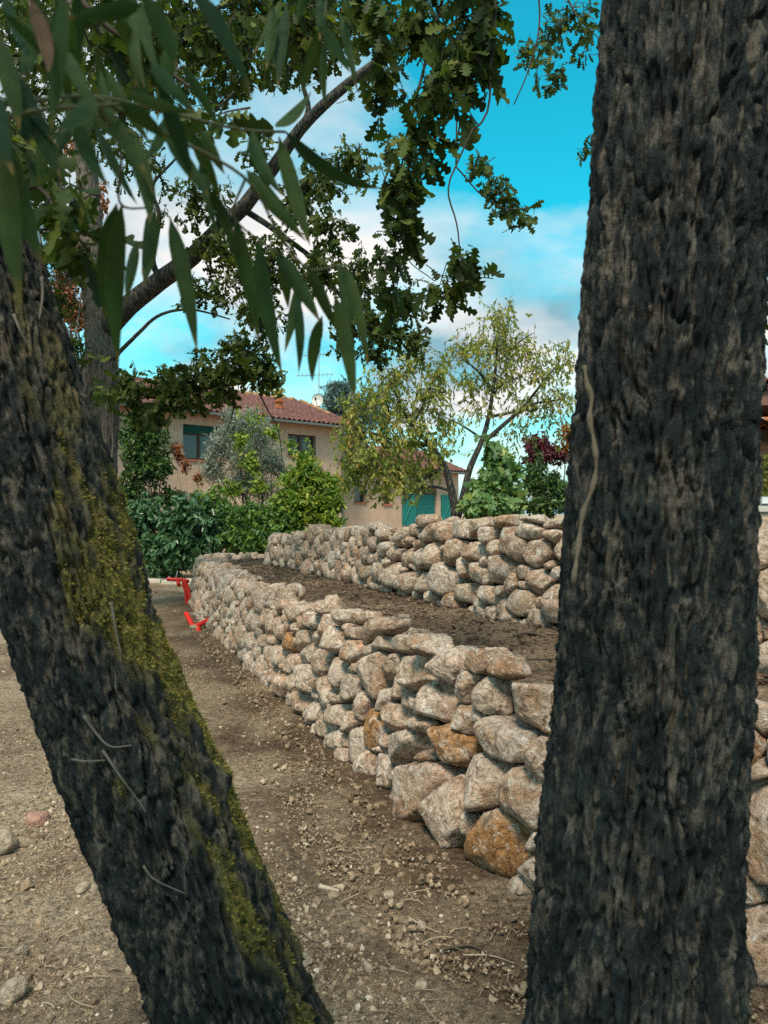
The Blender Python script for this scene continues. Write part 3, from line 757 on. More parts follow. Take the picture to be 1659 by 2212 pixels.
# wood chips on the terrace
n = 9000; a = rng.uniform(size=n); w = rng.uniform(size=n)[:, None] ; iq = (a * 519).astype(int)
p = A[iq] * (1 - w) + B[iq] * w + rng.normal(0, .02, (n, 2)); zt = (ha[iq] - 0.12) * (1 - w[:, 0]) + TERR_Z * w[:, 0]
s = np.exp(rng.normal(math.log(0.018), 0.5, n)).clip(.006, .06)
V0 = OCT * (1 + 0.2 * rng.normal(size=(len(OCT), 1)))
scl = s[:, None] * np.array([1.0, 0.35, 0.16]) * rng.uniform(.7, 1.3, (n, 3))
rz = rng.uniform(0, 6.28, n); ti = rng.normal(0, .25, n)
rot = np.zeros((n, 3, 3)); rot[:, 0, 0] = np.cos(rz); rot[:, 0, 1] = -np.sin(rz); rot[:, 1, 0] = np.sin(rz); rot[:, 1, 1] = np.cos(rz); rot[:, 2, 2] = 1; rot[:, 2, 0] = ti
V, F, T = scatter_mesh(V0, OF, np.column_stack([p, zt + 0.012]), rot, scl, rng.beta(1.3, 2.2, n))
o = link('wood_chip_litter', mesh_tris('wood_chip_litter', V, F, False, {'tint': T}), None, M_CHIP); tag(o, 'brown wood chips and crumbs covering the terrace', 'mulch', None, 'stuff')
# fine twigs and dry grass on the path
M_STRAW = plain('dry_twig', (0.30, 0.22, 0.15), 0.8, 0.45, 3)
tw = G(); p = path_points(520, 9.0, 1.6)
for x, y in p:
    a_ = rng.uniform(0, 6.28); l = rng.uniform(0.03, 0.14); k = rng.normal(0, .6)
    pts = []
    for u in np.linspace(0, 1, 4): 
        aa = a_ + k * u; pts.append((x + math.cos(aa) * l * u, y + math.sin(aa) * l * u))
    zz_ = ground_z(np.array(pts)) + 0.008
    tw.tube([(px, py, z_ + rng.uniform(0, .006)) for (px, py), z_ in zip(pts, zz_)], rng.uniform(0.0008, 0.0024), 3)
o = tw.build('twig_litter', M_STRAW); tag(o, 'dry twigs and straw scattered over the bare soil', 'twigs', None, 'stuff')

# ------------------------------------------------------------------ single stones and sticks on the ground
def ground_at(vx, vy, z=0.0):
    d = (CAM_Z - z) * FPX / (vy - 1106.0); return P(vx, vy, d)
M_PINK = plain('pink_stone', (0.36, 0.20, 0.15), 0.85, 0.3, 25, 0.02, 50)
M_PALE = plain('pale_stone', (0.33, 0.255, 0.185), 0.9, 0.45, 35, 0.03, 45)
def loose_stone(vx, vy, wpx, hpx, mat, label, z=0.0):
    c = ground_at(vx, vy, z); k = c[1] / FPX; r = wpx * 0.5 * k
    pl = [(unit(rng.normal(size=3)), r * rng.uniform(.75, 1.2)) for _ in range(12)]
    loc, F = rock(pl, 3, 9, 0.18, vx * .01)
    loc = loc * np.array([1, 0.9, min(0.9, 1.25 * hpx / wpx)])
    o = link('loose_stone', mesh_tris('loose_stone', loc, F), None, mat)
    zg = ground_z(c[None, :2])[0] if z == 0 else z
    o.location = (c[0], c[1], zg + 0.45 * (loc[:, 2].max())); o.rotation_euler.z = rng.uniform(0, 6)
    tag(o, label, 'stone', 'loose stones on the soil')
loose_stone(82, 1785, 44, 26, M_PINK, 'smooth pinkish stone on the soil between the picture edge and the leaning mossy trunk')
loose_stone(15, 1840, 50, 32, M_PALE, 'flat pale stone at the left picture edge below the pinkish stone')
loose_stone(178, 1935, 30, 20, M_PALE, 'rounded beige stone nearest the leaning trunk, one of two touching')
loose_stone(205, 1932, 20, 18, M_PALE, 'small pale wedge stone beside the rounded beige stone')
loose_stone(48, 2062, 34, 26, M_PALE, 'rough lumpy brown stone in the lower left pebbles')
loose_stone(30, 2160, 52, 34, M_PALE, 'whitish angular stone in the bottom left corner of the path')
loose_stone(662, 2078, 26, 22, M_PALE, 'round cream stone right beside the foot of the leaning mossy trunk')
loose_stone(795, 1690 + 400, 20, 14, M_PALE, 'small cream pebble stone midway between the two big trunks')
loose_stone(842, 1932, 18, 14, M_PALE, 'small tan stone amid twigs in the middle of the path')
loose_stone(910, 2000, 20, 14, M_PALE, 'small square stone beside a forked dark twig on the path')
loose_stone(912, 2125, 26, 14, M_PALE, 'flat cream chip of stone low in the picture centre')
loose_stone(965, 1788, 30, 12, M_PALE, 'flat ochre stone lying just off the foot of the front wall')
loose_stone(872, 1338, 26, 14, M_PALE, 'small grey stone lying alone on the terrace soil behind the front wall', TERR_Z)
M_STICK = plain('weathered_stick', (0.34, 0.27, 0.20), 0.8, 0.3, 30)
M_DARKSTICK = plain('dark_stick', (0.07, 0.05, 0.035), 0.8, 0.3, 30)
def stick(pxs, r, mat, label, z=0.0, cap=None):
    pts = []
    for x, y in pxs:
        c = ground_at(x, y, z); zg = ground_z(c[None, :2])[0] if z == 0 else z
        pts.append((c[0], c[1], zg + r * 0.9 + 0.004))
    pts_s, _ = spline(pts, 12)
    o = thing('stick', pts_s[0], label, 'stick', 'sticks lying on the soil')
    q = G().tube(pts_s, [r * (1 - .45 * i / 11) * rng.uniform(.85, 1.15) for i in range(12)], 7).build('shaft', mat, o, True)
    m_ = pts_s[5]; d_ = unit(pts_s[7] - pts_s[4]); sd = np.array([-d_[1], d_[0], 0.25])
    G().tube([m_, m_ + (d_ + sd) * r * 2.4, m_ + (d_ * 1.6 + sd * 1.2) * r * 3.4], [r * .5, r * .35, r * .2], 5).build('side_shoot', mat, o, True)
stick([(690, 1922), (712, 1926), (732, 1932)], 0.0115, M_STICK, 'short thick pale broken stick on the path by the leaning trunk')
stick([(905, 1912), (935, 1902), (968, 1890)], 0.005, M_DARKSTICK, 'thin dark straight twig on the path pointing at the front wall')
stick([(880, 1980), (905, 1996), (940, 2010), (952, 2012)], 0.003, M_STICK, 'thin curved pale twig arching over pebbles on the path')
stick([(960, 2048), (1010, 2040), (1040, 2052), (1055, 2065)], 0.006, M_DARKSTICK, 'dark forked root twig on the soil near the tall right trunk')
stick([(1000, 2062), (1060, 2065), (1110, 2085)], 0.0028, M_STICK, 'long thin pale twig below the dark forked root')
stick([(590, 2130), (610, 2105), (632, 2092)], 0.006, M_DARKSTICK, 'brown stick low beside the leaning mossy trunk')
stick([(1110, 1378), (1145, 1372), (1175, 1380)], 0.011, M_DARKSTICK, 'dark root lying on the terrace near the tall trunk', TERR_Z)
stick([(1115, 1430), (1160, 1428), (1205, 1428)], 0.007, M_DARKSTICK, 'straight dark branch on the terrace close behind the white topped boulder', TERR_Z)
stick([(935, 1425), (985, 1408), (1010, 1412)], 0.008, M_DARKSTICK, 'brown twig on the terrace edge behind the cap stones', TERR_Z)

# ------------------------------------------------------------------ tree trunks with furrowed bark
def worley(a, b, per):
    """distance to the two nearest scattered points, repeating every per cells along a"""
    ia = np.floor(a).astype(int); ib = np.floor(b).astype(int)
    f1 = np.full(a.shape, 9.0); f2 = np.full(a.shape, 9.0); idn = np.zeros(a.shape)
    for da in (-1, 0, 1):
        for db in (-1, 0, 1):
            ca_ = ia + da; cb_ = ib + db
            h = PERM[PERM[(ca_ % per) & 255] + (cb_ & 255)]
            h2 = PERM[h + 91]
            d = (ca_ + 0.1 + 0.8 * h / 255 - a) ** 2 + (cb_ + 0.1 + 0.8 * h2 / 255 - b) ** 2
            m_ = d < f1; f2 = np.where(m_, f1, np.minimum(f2, d)); idn = np.where(m_, h, idn); f1 = np.where(m_, d, f1)
    return np.sqrt(f1), np.sqrt(f2), idn / 255
def trunk_mesh(name, pts, rad, around, fine, lo, hi, cells, plen, depth, moss_dir=None, lumps=(), seed=0.0):
    """pts bottom to top; fine row spacing inside heights lo..hi"""
    C_, S_ = spline(np.column_stack([pts, rad]), 400)
    z = C_[:, 2]; rows = []; s = 0.0
    while s < S_[-1]:
        zz_ = np.interp(s, S_, z); rows.append(s); s += fine if lo < zz_ < hi else fine * 6
    rows = np.array(rows); c = np.stack([np.interp(rows, S_, C_[:, k]) for k in range(4)], 1)
    t = unit(np.gradient(c[:, :3], axis=0)); a = unit(np.cross(t, np.array([0.0, 1.0, 0.0]))); b_ = np.cross(t, a)
    th = np.linspace(0, 2 * math.pi, around, endpoint=False)
    TH, SS = np.meshgrid(th, rows); r0 = c[:, 3][:, None]
    x = np.cos(TH) * r0; y = np.sin(TH) * r0
    q = np.stack([np.cos(TH) * 1.0, np.sin(TH) * 1.0, SS * 2.2 + seed], -1).reshape(-1, 3)
    wob = fbm(q * 1.7, 3).reshape(TH.shape); wob2 = fbm(q * 3.7 + 4, 3).reshape(TH.shape)
    av = TH / (2 * math.pi) * cells + 1.5 * wob + 0.5 * wob2; bv = SS / plen + 0.8 * wob2 + seed
    f1, f2, idn = worley(av, bv, cells)
    plate = np.clip((f2 - f1) / 0.20, 0, 1); plate = plate * plate * (3 - 2 * plate)
    f1b, f2b, id2 = worley(av * 2.0 + 3, bv * 1.7 + 1, cells * 2)
    plate2 = np.clip((f2b - f1b) / 0.4, 0, 1)
    qf = np.stack([np.cos(TH) * r0 * 60, np.sin(TH) * r0 * 60, SS * 26], -1).reshape(-1, 3)
    fine_n = fbm(qf, 3).reshape(TH.shape)
    ridge_n = 0.5 - np.abs(fbm(qf * np.array([1.5, 1.5, 0.7]) + 7, 3).reshape(TH.shape)) * 2
    h = depth * (plate * (0.75 + 0.3 * idn) + 0.38 * plate2 + 0.45 * fine_n + 0.45 * ridge_n - 0.9) + 0.03 * r0 * fbm(q * 0.8 + 2, 2).reshape(TH.shape) * 2
    rr = r0 + h
    for (lz, lth, lr, la) in lumps:
        ls = np.interp(lz, z, S_) if z[-1] > z[0] else lz
        dth = np.angle(np.exp(1j * (TH - lth))); rr = rr + la * np.exp(-((SS - ls) / lr) ** 2 - (dth * r0 / lr) ** 2)
    V = c[:, None, :3] + (np.cos(TH) * rr)[..., None] * a[:, None] + (np.sin(TH) * rr)[..., None] * b_[:, None]
    nr = len(rows); idx = np.arange(nr * around).reshape(nr, around)
    F = np.stack([idx[:-1], np.roll(idx[:-1], -1, 1), np.roll(idx[1:], -1, 1), idx[1:]], -1).reshape(-1, 4)
    attr = None; nor = np.cos(TH)[..., None] * a[:, None] + np.sin(TH)[..., None] * b_[:, None]
    if moss_dir is not None:
        md = (nor @ unit(moss_dir)); mn = fbm(q * 2.6 + 11, 4).reshape(TH.shape)
        ms = np.clip((md - 0.72) * 2.6 + mn * 2.4, 0, 1) * 0.9
        ms = ms * np.clip(0.35 + 1.4 * np.exp(-((V[..., 2] - 1.22) / 0.36) ** 2), 0, 1)
        attr = {'moss': ms.ravel()}
    me = mesh_tris(name, V.reshape(-1, 3), F, True, attr)
    return me, V, nor, (attr['moss'].reshape(TH.shape) if attr else None)

def edge_path(d, rowsV):
    return np.array([P(x, y, d) for x, y, r in rowsV]), np.array([r / FPX * d for x, y, r in rowsV])
# tall trunk on the right
DR = 1.15
ptsR, radR = edge_path(DR, [(1316, 3330, 268), (1338, 2700, 250), (1364, 2212, 229), (1382, 1800, 212), (1403, 1500, 201), (1419, 1106, 194), (1452, 600, 187), (1487, 0, 182), (1525, -700, 172), (1560, -1600, 150), (1590, -2700, 110)])
radR = radR * 0.945
oakR = thing('oak_tree', (*ptsR[0][:2], 0), 'tall thick dark furrowed oak trunk standing upright at the right, oak sprays hanging from it', 'tree')
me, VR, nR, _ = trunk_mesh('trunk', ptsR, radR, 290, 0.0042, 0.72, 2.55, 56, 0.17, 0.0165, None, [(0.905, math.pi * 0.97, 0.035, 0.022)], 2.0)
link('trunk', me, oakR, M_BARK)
# ivy stem creeping up its left side
vine = []
for x, y in [(1222, 1260), (1232, 1190), (1243, 1110), (1262, 1060), (1272, 1010), (1268, 960), (1258, 905), (1262, 860), (1252, 830), (1246, 790)]:
    vine.append(P(x + 16, y, DR - 0.085))
vs, _ = spline(vine, 50); G().tube(vs, [0.0035 + 0.0012 * math.sin(i * .9) for i in range(50)], 7).build('ivy_stem', plain('ivy_stem', (0.17, 0.125, 0.085), 0.8, 0.3, 40, 0.002), oakR, True)

# leaning mossy trunk on the left
DL = 1.35
ptsL, radL = edge_path(DL, [(860, 3010, 215), (720, 2680, 186), (527, 2212, 163), (425, 1960, 158), (298, 1650, 154), (200, 1400, 150), (128, 1160, 146), (55, 930, 141), (-8, 720, 134), (-60, 540, 130), (-150, 200, 124), (-260, -250, 112), (-420, -1100, 90), (-560, -2000, 60)])
radL = radL * 0.96
oakL = thing('oak_tree', (*ptsL[0][:2], 0), 'leaning dark trunk with a mossy flank crossing the lower left of the path', 'tree')
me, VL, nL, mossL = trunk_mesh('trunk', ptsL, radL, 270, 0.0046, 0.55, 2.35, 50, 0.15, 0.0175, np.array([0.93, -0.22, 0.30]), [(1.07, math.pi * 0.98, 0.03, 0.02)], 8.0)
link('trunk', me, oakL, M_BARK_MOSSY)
# moss tufts stand out from the bark
mm = mossL.ravel(); cand = np.where((mm > 0.45) & (VL.reshape(-1, 3)[:, 2] < 2.2) & (VL.reshape(-1, 3)[:, 2] > 0.5))[0]
pick_ = rng.choice(cand, 9000); bp = VL.reshape(-1, 3)[pick_]; bn = nL.reshape(-1, 3)[pick_]
d_ = unit(bn + rng.normal(0, .55, bp.shape) + np.array([0, 0, -0.25])); ln = rng.uniform(0.003, 0.0085, (len(bp), 1)); sd = unit(np.cross(d_, rng.normal(size=bp.shape))) * ln * 0.22
V = np.stack([bp - sd, bp + sd, bp + d_ * ln * .6 + sd * .8, bp + d_ * ln], 1).reshape(-1, 3)
i4 = np.arange(len(bp))[:, None] * 4; F = np.concatenate([i4 + np.array([[0, 1, 2]]), i4 + np.array([[0, 2, 3]])])
M_MOSS = leaf_material('moss', [(0.12,0.10,0.02), (0.26,0.21,0.04), (0.40,0.32,0.08)], 0.3, 0.9)
o = link('moss', mesh_tris('moss', V, F, False, {'tint': np.repeat(rng.uniform(size=len(bp)), 4)}), oakL, M_MOSS); tag(o, kind='stuff')
M_DEADVINE = plain('dead_vine', (0.15, 0.125, 0.10), 0.8, 0.3, 40, 0.002)
def surf(V, vx, vy, lift):
    v = V.reshape(-1, 3); px = 829.5 + FPX * v[:, 0] / v[:, 1]; py = 1106 - FPX * (v[:, 2] - CAM_Z) / v[:, 1]
    m_ = (px - vx) ** 2 + (py - vy) ** 2 < 100
    if not m_.any(): return P(vx, vy, DL - 0.15)
    return P(vx, vy, v[m_, 1].min() - lift)
for pth, r in (([(180, 1545), (205, 1580), (238, 1612), (285, 1610)], .0035), ([(155, 1640), (185, 1644), (228, 1642)], .0032), ([(222, 1620), (262, 1680), (300, 1730), (315, 1755)], .0033), ([(310, 1870), (335, 1900), (400, 1930)], .003), ([(30, 680), (42, 710), (60, 745)], .004), ([(90, 600), (92, 640), (85, 690)], .004), ([(240, 1300), (250, 1360), (262, 1415)], .004)):
    ps, _ = spline([surf(VL, x, y, 0.002) for x, y in pth], 14); r *= .75
    G().tube(ps, [r * (1 - .6 * i / 13) for i in range(14)], 6).build('dead_ivy_stem', M_DEADVINE, oakL, True)

# ------------------------------------------------------------------ leaves and foliage
def strip_leaf(prof, fold=0.12, curl=0.1):
    """leaf from half-width profile [(u, w)], two triangles strips either side of the midrib"""
    V = []; F = []
    for u, w in prof:
        zc = -curl * u * u
        V += [(u, 0, zc), (u, w, zc + fold * w), (u, -w, zc + fold * w)]
    for i in range(len(prof) - 1):
        a = 3 * i; b = a + 3
        F += [(a, b, b + 1), (a, b + 1, a + 1), (a, a + 2, b + 2), (a, b + 2, b)]
    return np.array(V, float), np.array(F)
OAK = strip_leaf([(0, .008), (.10, .012), (.16, .10), (.22, .15), (.27, .075), (.33, .10), (.42, .235), (.46, .23), (.50, .10), (.56, .12), (.64, .29), (.70, .27), (.73, .13), (.80, .15), (.88, .22), (.95, .14), (1.0, .02)], 0.25, 0.14)
OAKF = strip_leaf([(0, .02), (.2, .16), (.3, .07), (.48, .28), (.58, .11), (.78, .30), (1, .05)], 0.25, 0.14)
def kite(pts, fold, curl):
    V = [(0, 0, 0)] + [(u, w, fold * w - curl * u * u) for u, w in pts] + [(1, 0, -curl)] + [(u, -w, fold * w - curl * u * u) for u, w in pts[::-1]]
    k = len(pts); F = []
    L_ = [0] + list(range(1, k + 1)) + [k + 1]; R_ = [0] + list(range(2 * k + 1, k + 1, -1)) + [k + 1]
    for c_ in range(1, len(L_) - 1): F += [(0, L_[c_ + 1], L_[c_]), (0, R_[c_], R_[c_ + 1])]
    return np.array(V, float), np.array(F)
LANCE = kite([(.25, .19), (.62, .20)], 0.3, 0.2)
OVAL = kite([(.2, .19), (.5, .24), (.8, .15)], 0.35, 0.25)
SLIVER = kite([(.5, .12)], 0.1, 0.1)
PALM = strip_leaf([(0, .02), (.12, .30), (.22, .14), (.42, .42), (.55, .17), (.75, .25), (1, .02)], 0.15, 0.2)

def place_leaves(T, pos, dirs, nors, size):
    V0, F0 = T
    x = unit(dirs); y = unit(np.cross(nors, x)); z = np.cross(x, y)
    M = np.stack([x, y, z], -1)
    n = len(pos)
    V = np.einsum('nij,kj->nki', M, V0) * size[:, None, None] + pos[:, None]
    F = F0[None] + (np.arange(n) * len(V0))[:, None, None]
    return V.reshape(-1, 3), F.reshape(-1, 3)

class Foliage:
    """leaves on short twigs through a set of ellipsoid clumps"""
    def __init__(s): s.pos = []; s.dir = []; s.nor = []; s.size = []; s.tint = []; s.tw = G()
    def clump(s, c, r, n_tw, per, leaf, twig_len, droop=0.3, anchor=None, up=0.5, tint=(0, 1), twig_r=0.004, shell=0.55):
        c = np.asarray(c, float); r = np.asarray(r, float) * np.ones(3)
        for _ in range(n_tw):
            d = unit(rng.normal(size=3)); rad = rng.uniform(shell ** 3, 1) ** (1 / 3) if rng.uniform() < .7 else rng.uniform(0, 1)
            tip = c + d * rad * r * rng.uniform(.85, 1.1)
            ax = unit(d * 0.8 + rng.normal(0, .45, 3) + np.array([0, 0, -droop]))
            L = twig_len * rng.uniform(.6, 1.4); base = tip - ax * L
            tt = rng.uniform(*tint) * .6
            bend = rng.normal(0, .12, 3) * L
            if twig_r: s.tw.tube([base, (base + tip) / 2 + bend, tip], [twig_r, twig_r * .7, twig_r * .35], 3, False)
            for k in range(per):
                u = (k + rng.uniform(.2, 1)) / per
                pp = base + (tip - base) * u + bend * 4 * u * (1 - u) * 1.0
                sd = unit(np.cross(ax, rng.normal(size=3)))
                dv = unit(ax * rng.uniform(.3, 1.0) + sd * rng.uniform(.5, 1.1) + np.array([0, 0, -droop * rng.uniform(.3, 1.3)]))
                nv = unit(rng.normal(size=3) * .8 + np.array([0, -.25, up]) + d * .3)
                s.pos.append(pp); s.dir.append(dv); s.nor.append(nv); s.size.append(leaf * rng.uniform(.6, 1.2)); s.tint.append(np.clip(tt + rng.uniform(0, .4), 0, 1))
    def arrays(s): return tuple(np.array(a) for a in (s.pos, s.dir, s.nor, s.size, s.tint))
    def build(s, T, root, mat, twig_mat, name='crown', single=0, mat_single=None, twig_name='twigs'):
        pos, dr, nr, sz, ti = s.arrays(); keep = np.ones(len(pos), bool)
        if single:
            px = 829.5 + FPX * pos[:, 0] / np.maximum(pos[:, 1], .1); py = 1106 - FPX * (pos[:, 2] - CAM_Z) / np.maximum(pos[:, 1], .1)
            vis = (px > 0) & (px < 1659) & (py > 0) & (py < 2212) & (pos[:, 1] > .3)
            order = np.argsort(-(sz / pos[:, 1]) * vis)[:single]; order = order[vis[order]]
            V0, F0 = T; me = mesh_tris('leaf', V0, F0, True); me.materials.append(mat_single)
            from mathutils import Matrix
            rl = root_loc(root)
            for i in order:
                x = unit(dr[i]); y = unit(np.cross(nr[i], x)); z = np.cross(x, y); k = float(sz[i])
                o = bpy.data.objects.new('leaf', me); COL.objects.link(o); o.parent = root
                o.matrix_local = Matrix(((x[0]*k, y[0]*k, z[0]*k, pos[i][0]-rl[0]), (x[1]*k, y[1]*k, z[1]*k, pos[i][1]-rl[1]), (x[2]*k, y[2]*k, z[2]*k, pos[i][2]-rl[2]), (0,0,0,1)))
            keep[order] = False
        V, F = place_leaves(T, pos[keep], dr[keep], nr[keep], sz[keep])
        o = link(name, mesh_tris(name, V, F, True, {'tint': np.repeat(ti[keep], len(T[0]))}), root, mat); tag(o, kind='stuff')
        if s.tw.V: tag(s.tw.build(twig_name, twig_mat, root, True), kind='stuff')
        return o
def pr(px, d): return px / FPX * d      # picture length to metres

OAK_COLS = [(0.018,0.029,0.009), (0.034,0.055,0.013), (0.060,0.088,0.018), (0.13,0.145,0.030)]
M_OAK = leaf_material('oak_leaf', OAK_COLS, 0.38, 0.55, False, 0.15)
M_OAK_1 = leaf_material('oak_leaf_single', OAK_COLS, 0.38, 0.55, True, 0.15)

# ---- sprays of the tall right oak that hang into the top of the picture
def branch(g_, pxs, d0, d1, r0, r1, sides=6, n=18):
    k = len(pxs); pts = [P(x, y, d0 + (d1 - d0) * i / (k - 1)) for i, (x, y) in enumerate(pxs)]
    ps, _ = spline(pts, n); ps = ps + np.cumsum(rng.normal(0, .05, ps.shape) * (np.linalg.norm(ps[-1]-ps[0]) / n), 0) * .5
    g_.tube(ps, np.linspace(r0, r1, n), sides); return ps
gb = G()
top = np.array([0.58, 1.25, 4.2])
limb, _ = spline([ptsR[8] + np.array([0, 0, .2]), (0.45, 1.9, 4.1), (0.32, 2.7, 4.25), (0.2, 3.4, 4.15), (0.1, 4.2, 4.6)], 30)
gb.tube(limb, np.linspace(.055, .02, 30), 8)
gb.build('limb', M_BARK, oakR, True)
gb = G()
j1 = limb[20]; j2 = limb[14]
b1 = branch(gb, [(1000, -170), (960, 0), (930, 110), (905, 200), (880, 300), (850, 350), (832, 400)], 3.3, 3.1, .010, .004)
b2 = branch(gb, [(1060, -180), (1068, 0), (1062, 120), (1058, 200), (1048, 250), (1022, 278)], 3.1, 3.0, .009, .004)
b3 = branch(gb, [(1022, 278), (985, 360), (968, 415), (985, 480), (992, 540), (1000, 600)], 3.0, 3.0, .0045, .0025)
b4 = branch(gb, [(880, 300), (850, 470), (880, 560), (940, 610)], 3.1, 3.1, .004, .002)
b5 = branch(gb, [(1150, -150), (1165, 40), (1140, 150), (1110, 225)], 3.6, 3.6, .006, .003)
b6 = branch(gb, [(1180, -120), (1240, 20), (1275, 60), (1295, 80)], 6.4, 6.0, .012, .005)
b7 = branch(gb, [(985, 360), (1040, 420), (1090, 450), (1150, 450)], 5.0, 5.4, .006, .003)
for st_, tg in ((b1, limb[20]), (b2, limb[16]), (b5, limb[14]), (b6, limb[28])):
    gb.tube(spline([tg, (tg + st_[0]) / 2 + np.array([0, 0, .12]), st_[0]], 8)[0], .010, 6)
gb.tube(spline([limb[28], P(985, -60, 5.0), P(985, 360, 5.0)], 10)[0], .006, 5)
gb.build('hanging_branches', M_TWIG, oakR, True)
fo = Foliage()
DENS = 1.25
def cl(f, vx, vy, rx, ry, d, n_tw, per, leaf, tl=.14, droop=.6, depth=None, tint=(0, 1), up=.5, tr=.0025):
    n_tw = int(n_tw * DENS + .5)
    f.clump(P(vx, vy, d), (pr(rx, d), depth or pr((rx + ry) / 2, d), pr(ry, d)), n_tw, per, leaf, tl, droop, tint=tint, up=up, twig_r=tr)
for a_ in [(900,70,130,90,3.3,24,6,.105), (1010,110,90,110,3.1,20,6,.105), (960,210,90,80,3.1,15,6,.105), (820,170,70,110,3.3,14,6,.105), (905,330,80,70,3.1,14,6,.10),
           (1040,40,80,70,3.2,12,6,.10), (860,420,60,60,3.1,10,6,.10), (885,510,55,60,3.1,9,6,.10), (1005,590,60,55,3.0,9,5,.10), (960,640,60,40,3.05,7,5,.10), (850,640,60,60,3.5,6,5,.09), (840,560,50,80,3.4,7,5,.09)]:
    cl(fo, *a_, .13, .7, tint=(0, .8))
for a_ in [(1065,420,60,55,5.4,10,7,.085), (1110,455,60,45,5.5,11,7,.085), (1030,370,40,40,5.2,6,7,.085), (1210,70,60,50,6.2,11,7,.085), (1265,90,40,60,6.2,8,7,.085), (1190,160,50,55,6.2,10,7,.085), (1150,130,40,40,5.8,6,7,.085), (1270,320,18,20,6,3,6,.085), (1235,30,70,30,6.3,8,7,.08)]:
    cl(fo, *a_, .15, .4)
cl(fo, 1652, 680, 22, 50, 3.2, 5, 5, .09, .12)
cl(fo, 1640, 640, 12, 20, 3.2, 2, 4, .09, .1)
# unseen leaf clumps added above and behind the camera to shade the two trunks
fo_shade = Foliage()
for _ in range(19):
    c = np.array([rng.uniform(-1.2, 1.5), rng.uniform(-2.3, -0.8), rng.uniform(4.3, 5.4)])
    fo_shade.clump(c, (.75, .75, .35), 14, 8, .13, .3, .2, twig_r=0.004)
fo.build(OAK, oakR, M_OAK, M_TWIG, 'crown', 290, M_OAK_1)
fo_shade.build(OAKF, oakR, M_OAK, M_TWIG, 'crown')  # this crown mesh is out of view, added only for its shade

DENS = 1.0
# blurred oak leaves close to the lens belong to the leaning tree
fo = Foliage()
for a_ in [(190,110,45,60,1.25,3,3,.085), (480,270,45,40,1.3,3,3,.08), (130,470,60,60,1.15,4,4,.08), (190,530,50,40,1.2,3,3,.085), (60,350,60,60,1.2,3,4,.08)]:
    cl(fo, *a_, .08, .8)
for _ in range(10):  # unseen overhead clumps, added to cast shade on the trunks
    c = np.array([rng.uniform(-1.6, -.5), rng.uniform(-2.2, -.8), rng.uniform(4.0, 5.0)])
    fo.clump(c, (.6, .6, .3), 10, 8, .12, .3, .2)
ll = G(); bs_ = spline([ptsL[10], P(60, -150, 1.3), P(190, 20, 1.25), P(330, 130, 1.28), P(480, 240, 1.3)], 16)[0]; ll.tube(bs_, np.linspace(.012, .002, 16), 6)
bs_ = spline([ptsL[9] + np.array([.06, -.05, 0]), P(70, 400, 1.2), P(130, 470, 1.17), P(195, 545, 1.2)], 10)[0]; ll.tube(bs_, np.linspace(.006, .002, 10), 5)
ll.build('branches', M_TWIG, oakL, True)
fo.build(OAK, oakL, M_OAK, M_TWIG, 'crown', 40, M_OAK_1)

DENS = 1.9
# ---- two-stemmed oak in the middle distance
DM = 11.5
oakM = thing('oak_tree', (*P(215, 1320, DM)[:2], 0), 'ivy-wrapped twin-stemmed oak standing before the laurel and the house', 'tree')
pM, rM = edge_path(DM, [(205, 1330, 46), (214, 1200, 36), (222, 1050, 34), (226, 900, 36), (222, 800, 40), (214, 700, 36), (205, 600, 33), (196, 480, 29), (185, 350, 25), (170, 200, 21), (150, 0, 17), (140, -200, 12)])
me, VM, nM, _ = trunk_mesh('trunk', pM, rM * .8, 64, 0.05, 0, 9, 18, 0.20, 0.030, None, (), 4.0)
link('trunk', me, oakM, M_BARK_GREY)
pM2, rM2 = edge_path(DM, [(200, 1300, 30), (196, 1150, 26), (193, 1000, 27), (192, 900, 26), (196, 830, 26), (206, 760, 22)])
me, *_ = trunk_mesh('trunk', pM2 + np.array([0, -.12, 0]), rM2 * .72, 48, 0.06, 0, 9, 14, 0.20, 0.028, None, (), 5.0)
link('trunk', me, oakM, M_BARK_GREY)
def limb_of(root, pxs, d0, d1, r0, r1, mat=M_BARK, name='limb'):
    g_ = G(); ps = branch(g_, pxs, d0, d1, r0, r1, 8, 30); g_.build(name, mat, root, True); return ps
limb_of(oakM, [(225, 720), (290, 655), (350, 610), (420, 560), (480, 500), (530, 455), (590, 375), (640, 300), (690, 245), (750, 190), (840, 120), (900, 60)], 11.5, 9.5, .17, .045)
limb_of(oakM, [(640, 300), (665, 240), (655, 190), (640, 120)], 10.2, 10, .05, .02)
limb_of(oakM, [(215, 860), (280, 850), (360, 852), (450, 838), (520, 830)], 11.4, 10.5, .10, .03)
limb_of(oakM, [(530, 455), (600, 500), (680, 560), (740, 640), (800, 700)], 10.8, 9.5, .05, .015)
limb_of(oakM, [(350, 610), (330, 560), (345, 470), (330, 400), (380, 340)], 11, 10.5, .05, .015)
limb_of(oakM, [(205, 640), (150, 590), (100, 540), (40, 500)], 11.4, 11, .06, .02)
limb_of(oakM, [(240, 780), (300, 720), (350, 680), (420, 670), (500, 690)], 11.2, 10.6, .035, .01)
limb_of(oakM, [(180, 300), (260, 220), (380, 160), (520, 90), (700, 40)], 11.2, 9, .08, .02)
limb_of(oakM, [(170, 200), (110, 120), (60, 40)], 11.3, 11, .06, .02)
for pth in ([(500, 850), (505, 880), (490, 930), (470, 960)], [(560, 850), (575, 880), (600, 930), (610, 1000)], [(330, 880), (345, 930), (365, 960)]):
    limb_of(oakM, pth, 10.6, 10.8, .012, .004, M_TWIG, 'hanging_twig')
